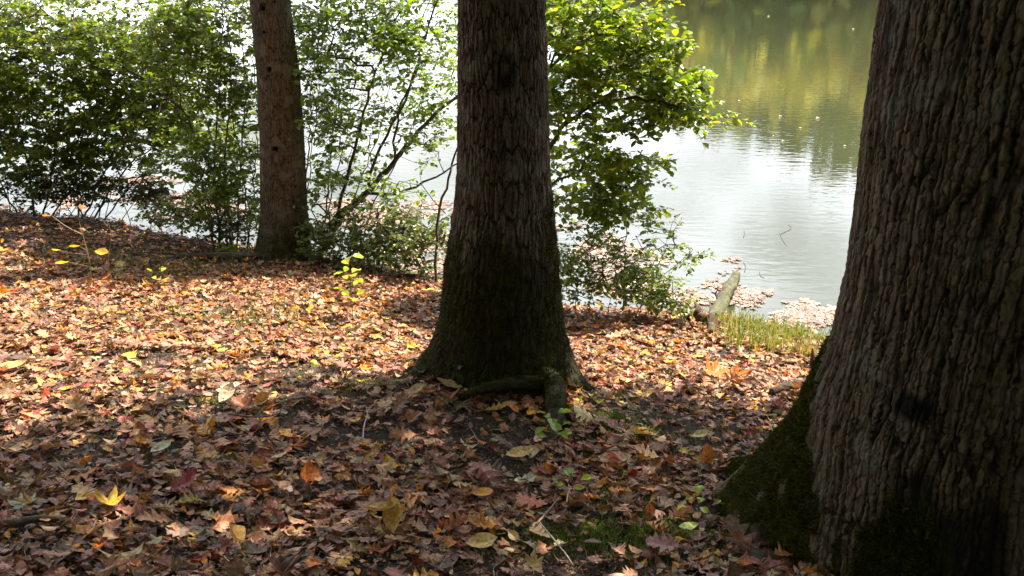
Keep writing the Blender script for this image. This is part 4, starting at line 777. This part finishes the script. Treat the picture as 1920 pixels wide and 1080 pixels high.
blades('sunlit yellow-green grass on the water edge left of the right trunk', 'shore_grass', [(1365, 565, .12, .12), (1400, 580, .16, .12), (1450, 600, .2, .12), (1360, 590, .16, .12), (1400, 615, .2, .14), (1450, 632, .22, .10), (1510, 640, .16, .1), (1345, 575, .1, .12), (1430, 650, .2, .08), (1290, 578, .16, .06), (1480, 665, .2, .05), (1400, 640, .15, .06)], 3600, .2, [(.20, .25, .05), (.14, .20, .04), (.32, .28, .12), (.10, .15, .03), (.26, .28, .06)], .003)
blades('small green moss and grass tufts dotted in the leaf litter', 'grass_tufts', [(378, 752, .07, .035), (400, 862, .06, .03), (758, 568, .1, .06), (690, 725, .1, .06), (1160, 745, .05, .03), (1130, 790, .2, .1), (1250, 1000, .2, .08), (1100, 1010, .25, .1), (1180, 935, .12, .06)], 26000, .03, [(.12, .2, .02), (.08, .15, .02), (.16, .2, .03)], .0022)
blades('scattered green weeds along the top of the bank', 'bank_weeds', [(500, 485, .5, .12), (700, 500, .5, .14), (250, 500, .6, .3), (1080, 575, .3, .1), (420, 455, .3, .15), (460, 600, .5, .3), (620, 480, .3, .1), (780, 505, .25, .1), (1200, 580, .3, .08), (480, 470, .2, .08)], 700, .09, [(.10, .17, .03), (.15, .2, .04)], .006)

# ------------------------------------------------------------------ logs, stump, sticks
def log(name, label, pts, rad, mt, cat='log', moss=.2, k=20, n=50, amp=.1, parts=None):
    P0 = np.array(pts[0]); root = empty(name, P0, label=label, cat=cat); rooty(root, pts, rad, mt, moss, 'wood', k, n, random.randint(0, 99), amp)
    for pp, rr in (parts or []): rooty(root, pp, rr, mt, moss * .5, 'branch_stub', 10, 16, 3, amp)
    return root
def gl(*pts): return [gp(a, b_, dz) for a, b_, dz in pts]
M_PALE = barkmat('pale_bark', (.10, .08, .06), (.15, .13, .10), (.30, .27, .21), (.09, .12, .03), 2)
M_DEAD = barkmat('dead_wood', (.03, .02, .014), (.10, .065, .045), (.2, .14, .1), (.06, .07, .02), 2)
log('fallen_log', 'pale log running from the bank down into the lake', [at(1335, 600, 7.25), at(1350, 572, 7.85), at(1366, 542, 8.5), at(1382, 514, 9.25)], [.075, .07, .06, .045], M_PALE, moss=.6, amp=.3, parts=[([at(1352, 566, 8.0), at(1342, 554, 8.05), at(1344, 545, 8.05)], [.015, .01, .006])])
log('rotten_stump', 'dark broken rotten wood at the bank edge beside the pale log', gl((1270, 592, .02), (1300, 602, .04), (1330, 612, .05)), [.03, .06, .045], M_DEAD, 'stump', 0, amp=.25,
    parts=[([gp(1335, 628, 0), gp(1335, 618, .08), gp(1330, 605, .16)], [.045, .04, .012]), ([gp(1300, 605, .03), gp(1308, 600, .12), gp(1300, 590, .13)], [.03, .025, .008]), ([gp(1262, 596, .02), gp(1258, 590, .10), gp(1262, 585, .16)], [.02, .018, .006])])
log('fallen_log', 'weathered slender log lying along the ground below the slim trunk', gl((330, 483, .02), (420, 486, .03), (520, 486, .035), (600, 493, .03), (660, 502, .015)), [.03, .045, .05, .045, .02], M_DEAD, moss=.1)
log('fallen_branch', 'dark branch on the ground at the left of the right trunk', gl((1445, 742, .03), (1475, 735, .04), (1515, 732, .05), (1560, 730, .05)), [.02, .035, .04, .03], M_DEAD, 'branch', 0, amp=.2, parts=[([gp(1470, 738, .04), gp(1462, 728, .07), gp(1455, 722, .08)], [.012, .01, .004])])
log('lichen_branch', 'grey-green lichen covered branch at the lower left edge', gl((-30, 1003, .03), (30, 998, .04), (80, 990, .04), (125, 986, .03)), [.017, .017, .013, .008], M_PALE, 'branch', .35, 14, amp=.15)
log('small_stump', 'thin broken stump standing in the grass beside the right trunk', gl((1522, 690, -.02), (1521, 688, .07), (1518, 688, .16)), [.022, .018, .006], M_DEAD, 'stump', 0, 12, 14, .2)
log('dead_branch', 'dead branch lying low over the leaf mat left of the middle trunk', gl((740, 522, .03), (790, 524, .04), (840, 528, .03)), [.018, .02, .016], M_DEAD, 'branch', .2, 12)
def stick(label, pts, r, c_=(.3, .24, .18), name='stick', water=False):
    P = [at(*q) for q in pts] if len(pts[0]) == 3 and not water else None
    if water: P = [ray(a, b_) * (CAMZ / -ray(a, b_)[2]) + np.array([0, 0, CAMZ + .004]) for a, b_ in pts]
    elif P is None: P = [gp(a, b_, .055) for a, b_ in pts]; r = r * 1.3
    P = np.array(P); n = 16; V, F = tube(smooth_path(P, n), np.linspace(r, r * .5, n), 6, True); o = P.mean(0)
    ob = link(name, mesh(name, V - o, F, M_LITTER, np.tile(c_, (len(V), 1)))); ob.location = o; tag(ob, label, 'stick', 'sticks on the ground')
stick('forked pale twig standing on the mound left of the middle tree', [(682, 838), (684, 815), (690, 795), (688, 780)], .003, (.5, .44, .38))
stick('long thin stick bending across the centre foreground', [(1010, 1000), (1035, 1030), (1060, 1060), (1075, 1085)], .0035, (.42, .35, .28))
stick('straight brown stick rising right in the centre foreground', [(1005, 1005), (1025, 980), (1050, 950)], .004, (.32, .25, .18))
stick('curved cream stick right of the lower seedling', [(1062, 962), (1066, 940), (1078, 930), (1095, 925)], .003, (.5, .4, .28))
stick('dark arched stick lying in the sun and shade at left', [(430, 795), (480, 800), (520, 795), (535, 780)], .004, (.14, .10, .08))
stick('pale thin curl of twig in the lower left shade', [(183, 1020), (182, 1008), (188, 998)], .003, (.5, .45, .38))
stick('thin pale stick low in the litter left of the centre', [(280, 975), (310, 974), (345, 976)], .0025, (.42, .36, .3))
stick('bent twig floating on the bright water', [(1462, 438), (1466, 448), (1475, 462)], .0035, (.10, .08, .06), 'floating_twig', True)
stick('upper arm of the bent floating twig', [(1462, 440), (1475, 434), (1484, 428), (1478, 421)], .0035, (.10, .08, .06), 'floating_twig', True)
stick('short dark twig floating near the pale log', [(1396, 510), (1398, 500), (1394, 492)], .005, (.08, .06, .05), 'floating_twig', True)
stick('thin broken reed floating right of the pale log', [(1424, 510), (1426, 518), (1434, 522)], .0035, (.10, .08, .06), 'floating_twig', True)
stick('small sliver floating left of the bent twig', [(1394, 445), (1396, 438), (1395, 433)], .006, (.07, .06, .05), 'floating_twig', True)
# pale specks far out on the water
k = 0
for (px, py, s, lb) in [(1441, 31, 4, 'pale floating leaf highest in the picture'), (1600, 55, 4, 'pale floating leaf near the right trunk, high up'), (1386, 190, 5, 'floating leaf left of the others on green water'), (1463, 219, 7, 'pale floating leaf in the middle of the green water'), (1533, 223, 9, 'long pale floating leaf on the green water'),
                         (1501, 241, 5, 'tiny floating leaf below the long one'), (1468, 266, 7, 'floating leaf just above the bright ripples'), (1584, 275, 6, 'round pale floating leaf near the right trunk'), (1450, 256, 4, 'tiny floating speck of leaf over the ripples'), (1451, 279, 4, 'lowest pale floating leaf at the ripple edge')]:
    v = ray(px, py); tt = CAMZ / -v[2]; q = v * tt; sz = s * .75 * tt / FPX; V, F, C = leaves(OVAL, np.array([[-sz / 2, 0, .0]]), np.array([.2]), np.zeros(1), np.zeros(1), np.array([sz * 1.2]), np.array([(.7, .66, .5)]), cup=np.array([.8]), wid=np.array([1.5]))
    o = link('floating_leaf', mesh('floating_leaf', V, F, M_LITTER, C)); o.location = (q[0], q[1], .012); tag(o, lb, 'leaf', 'pale leaves floating on the lake')
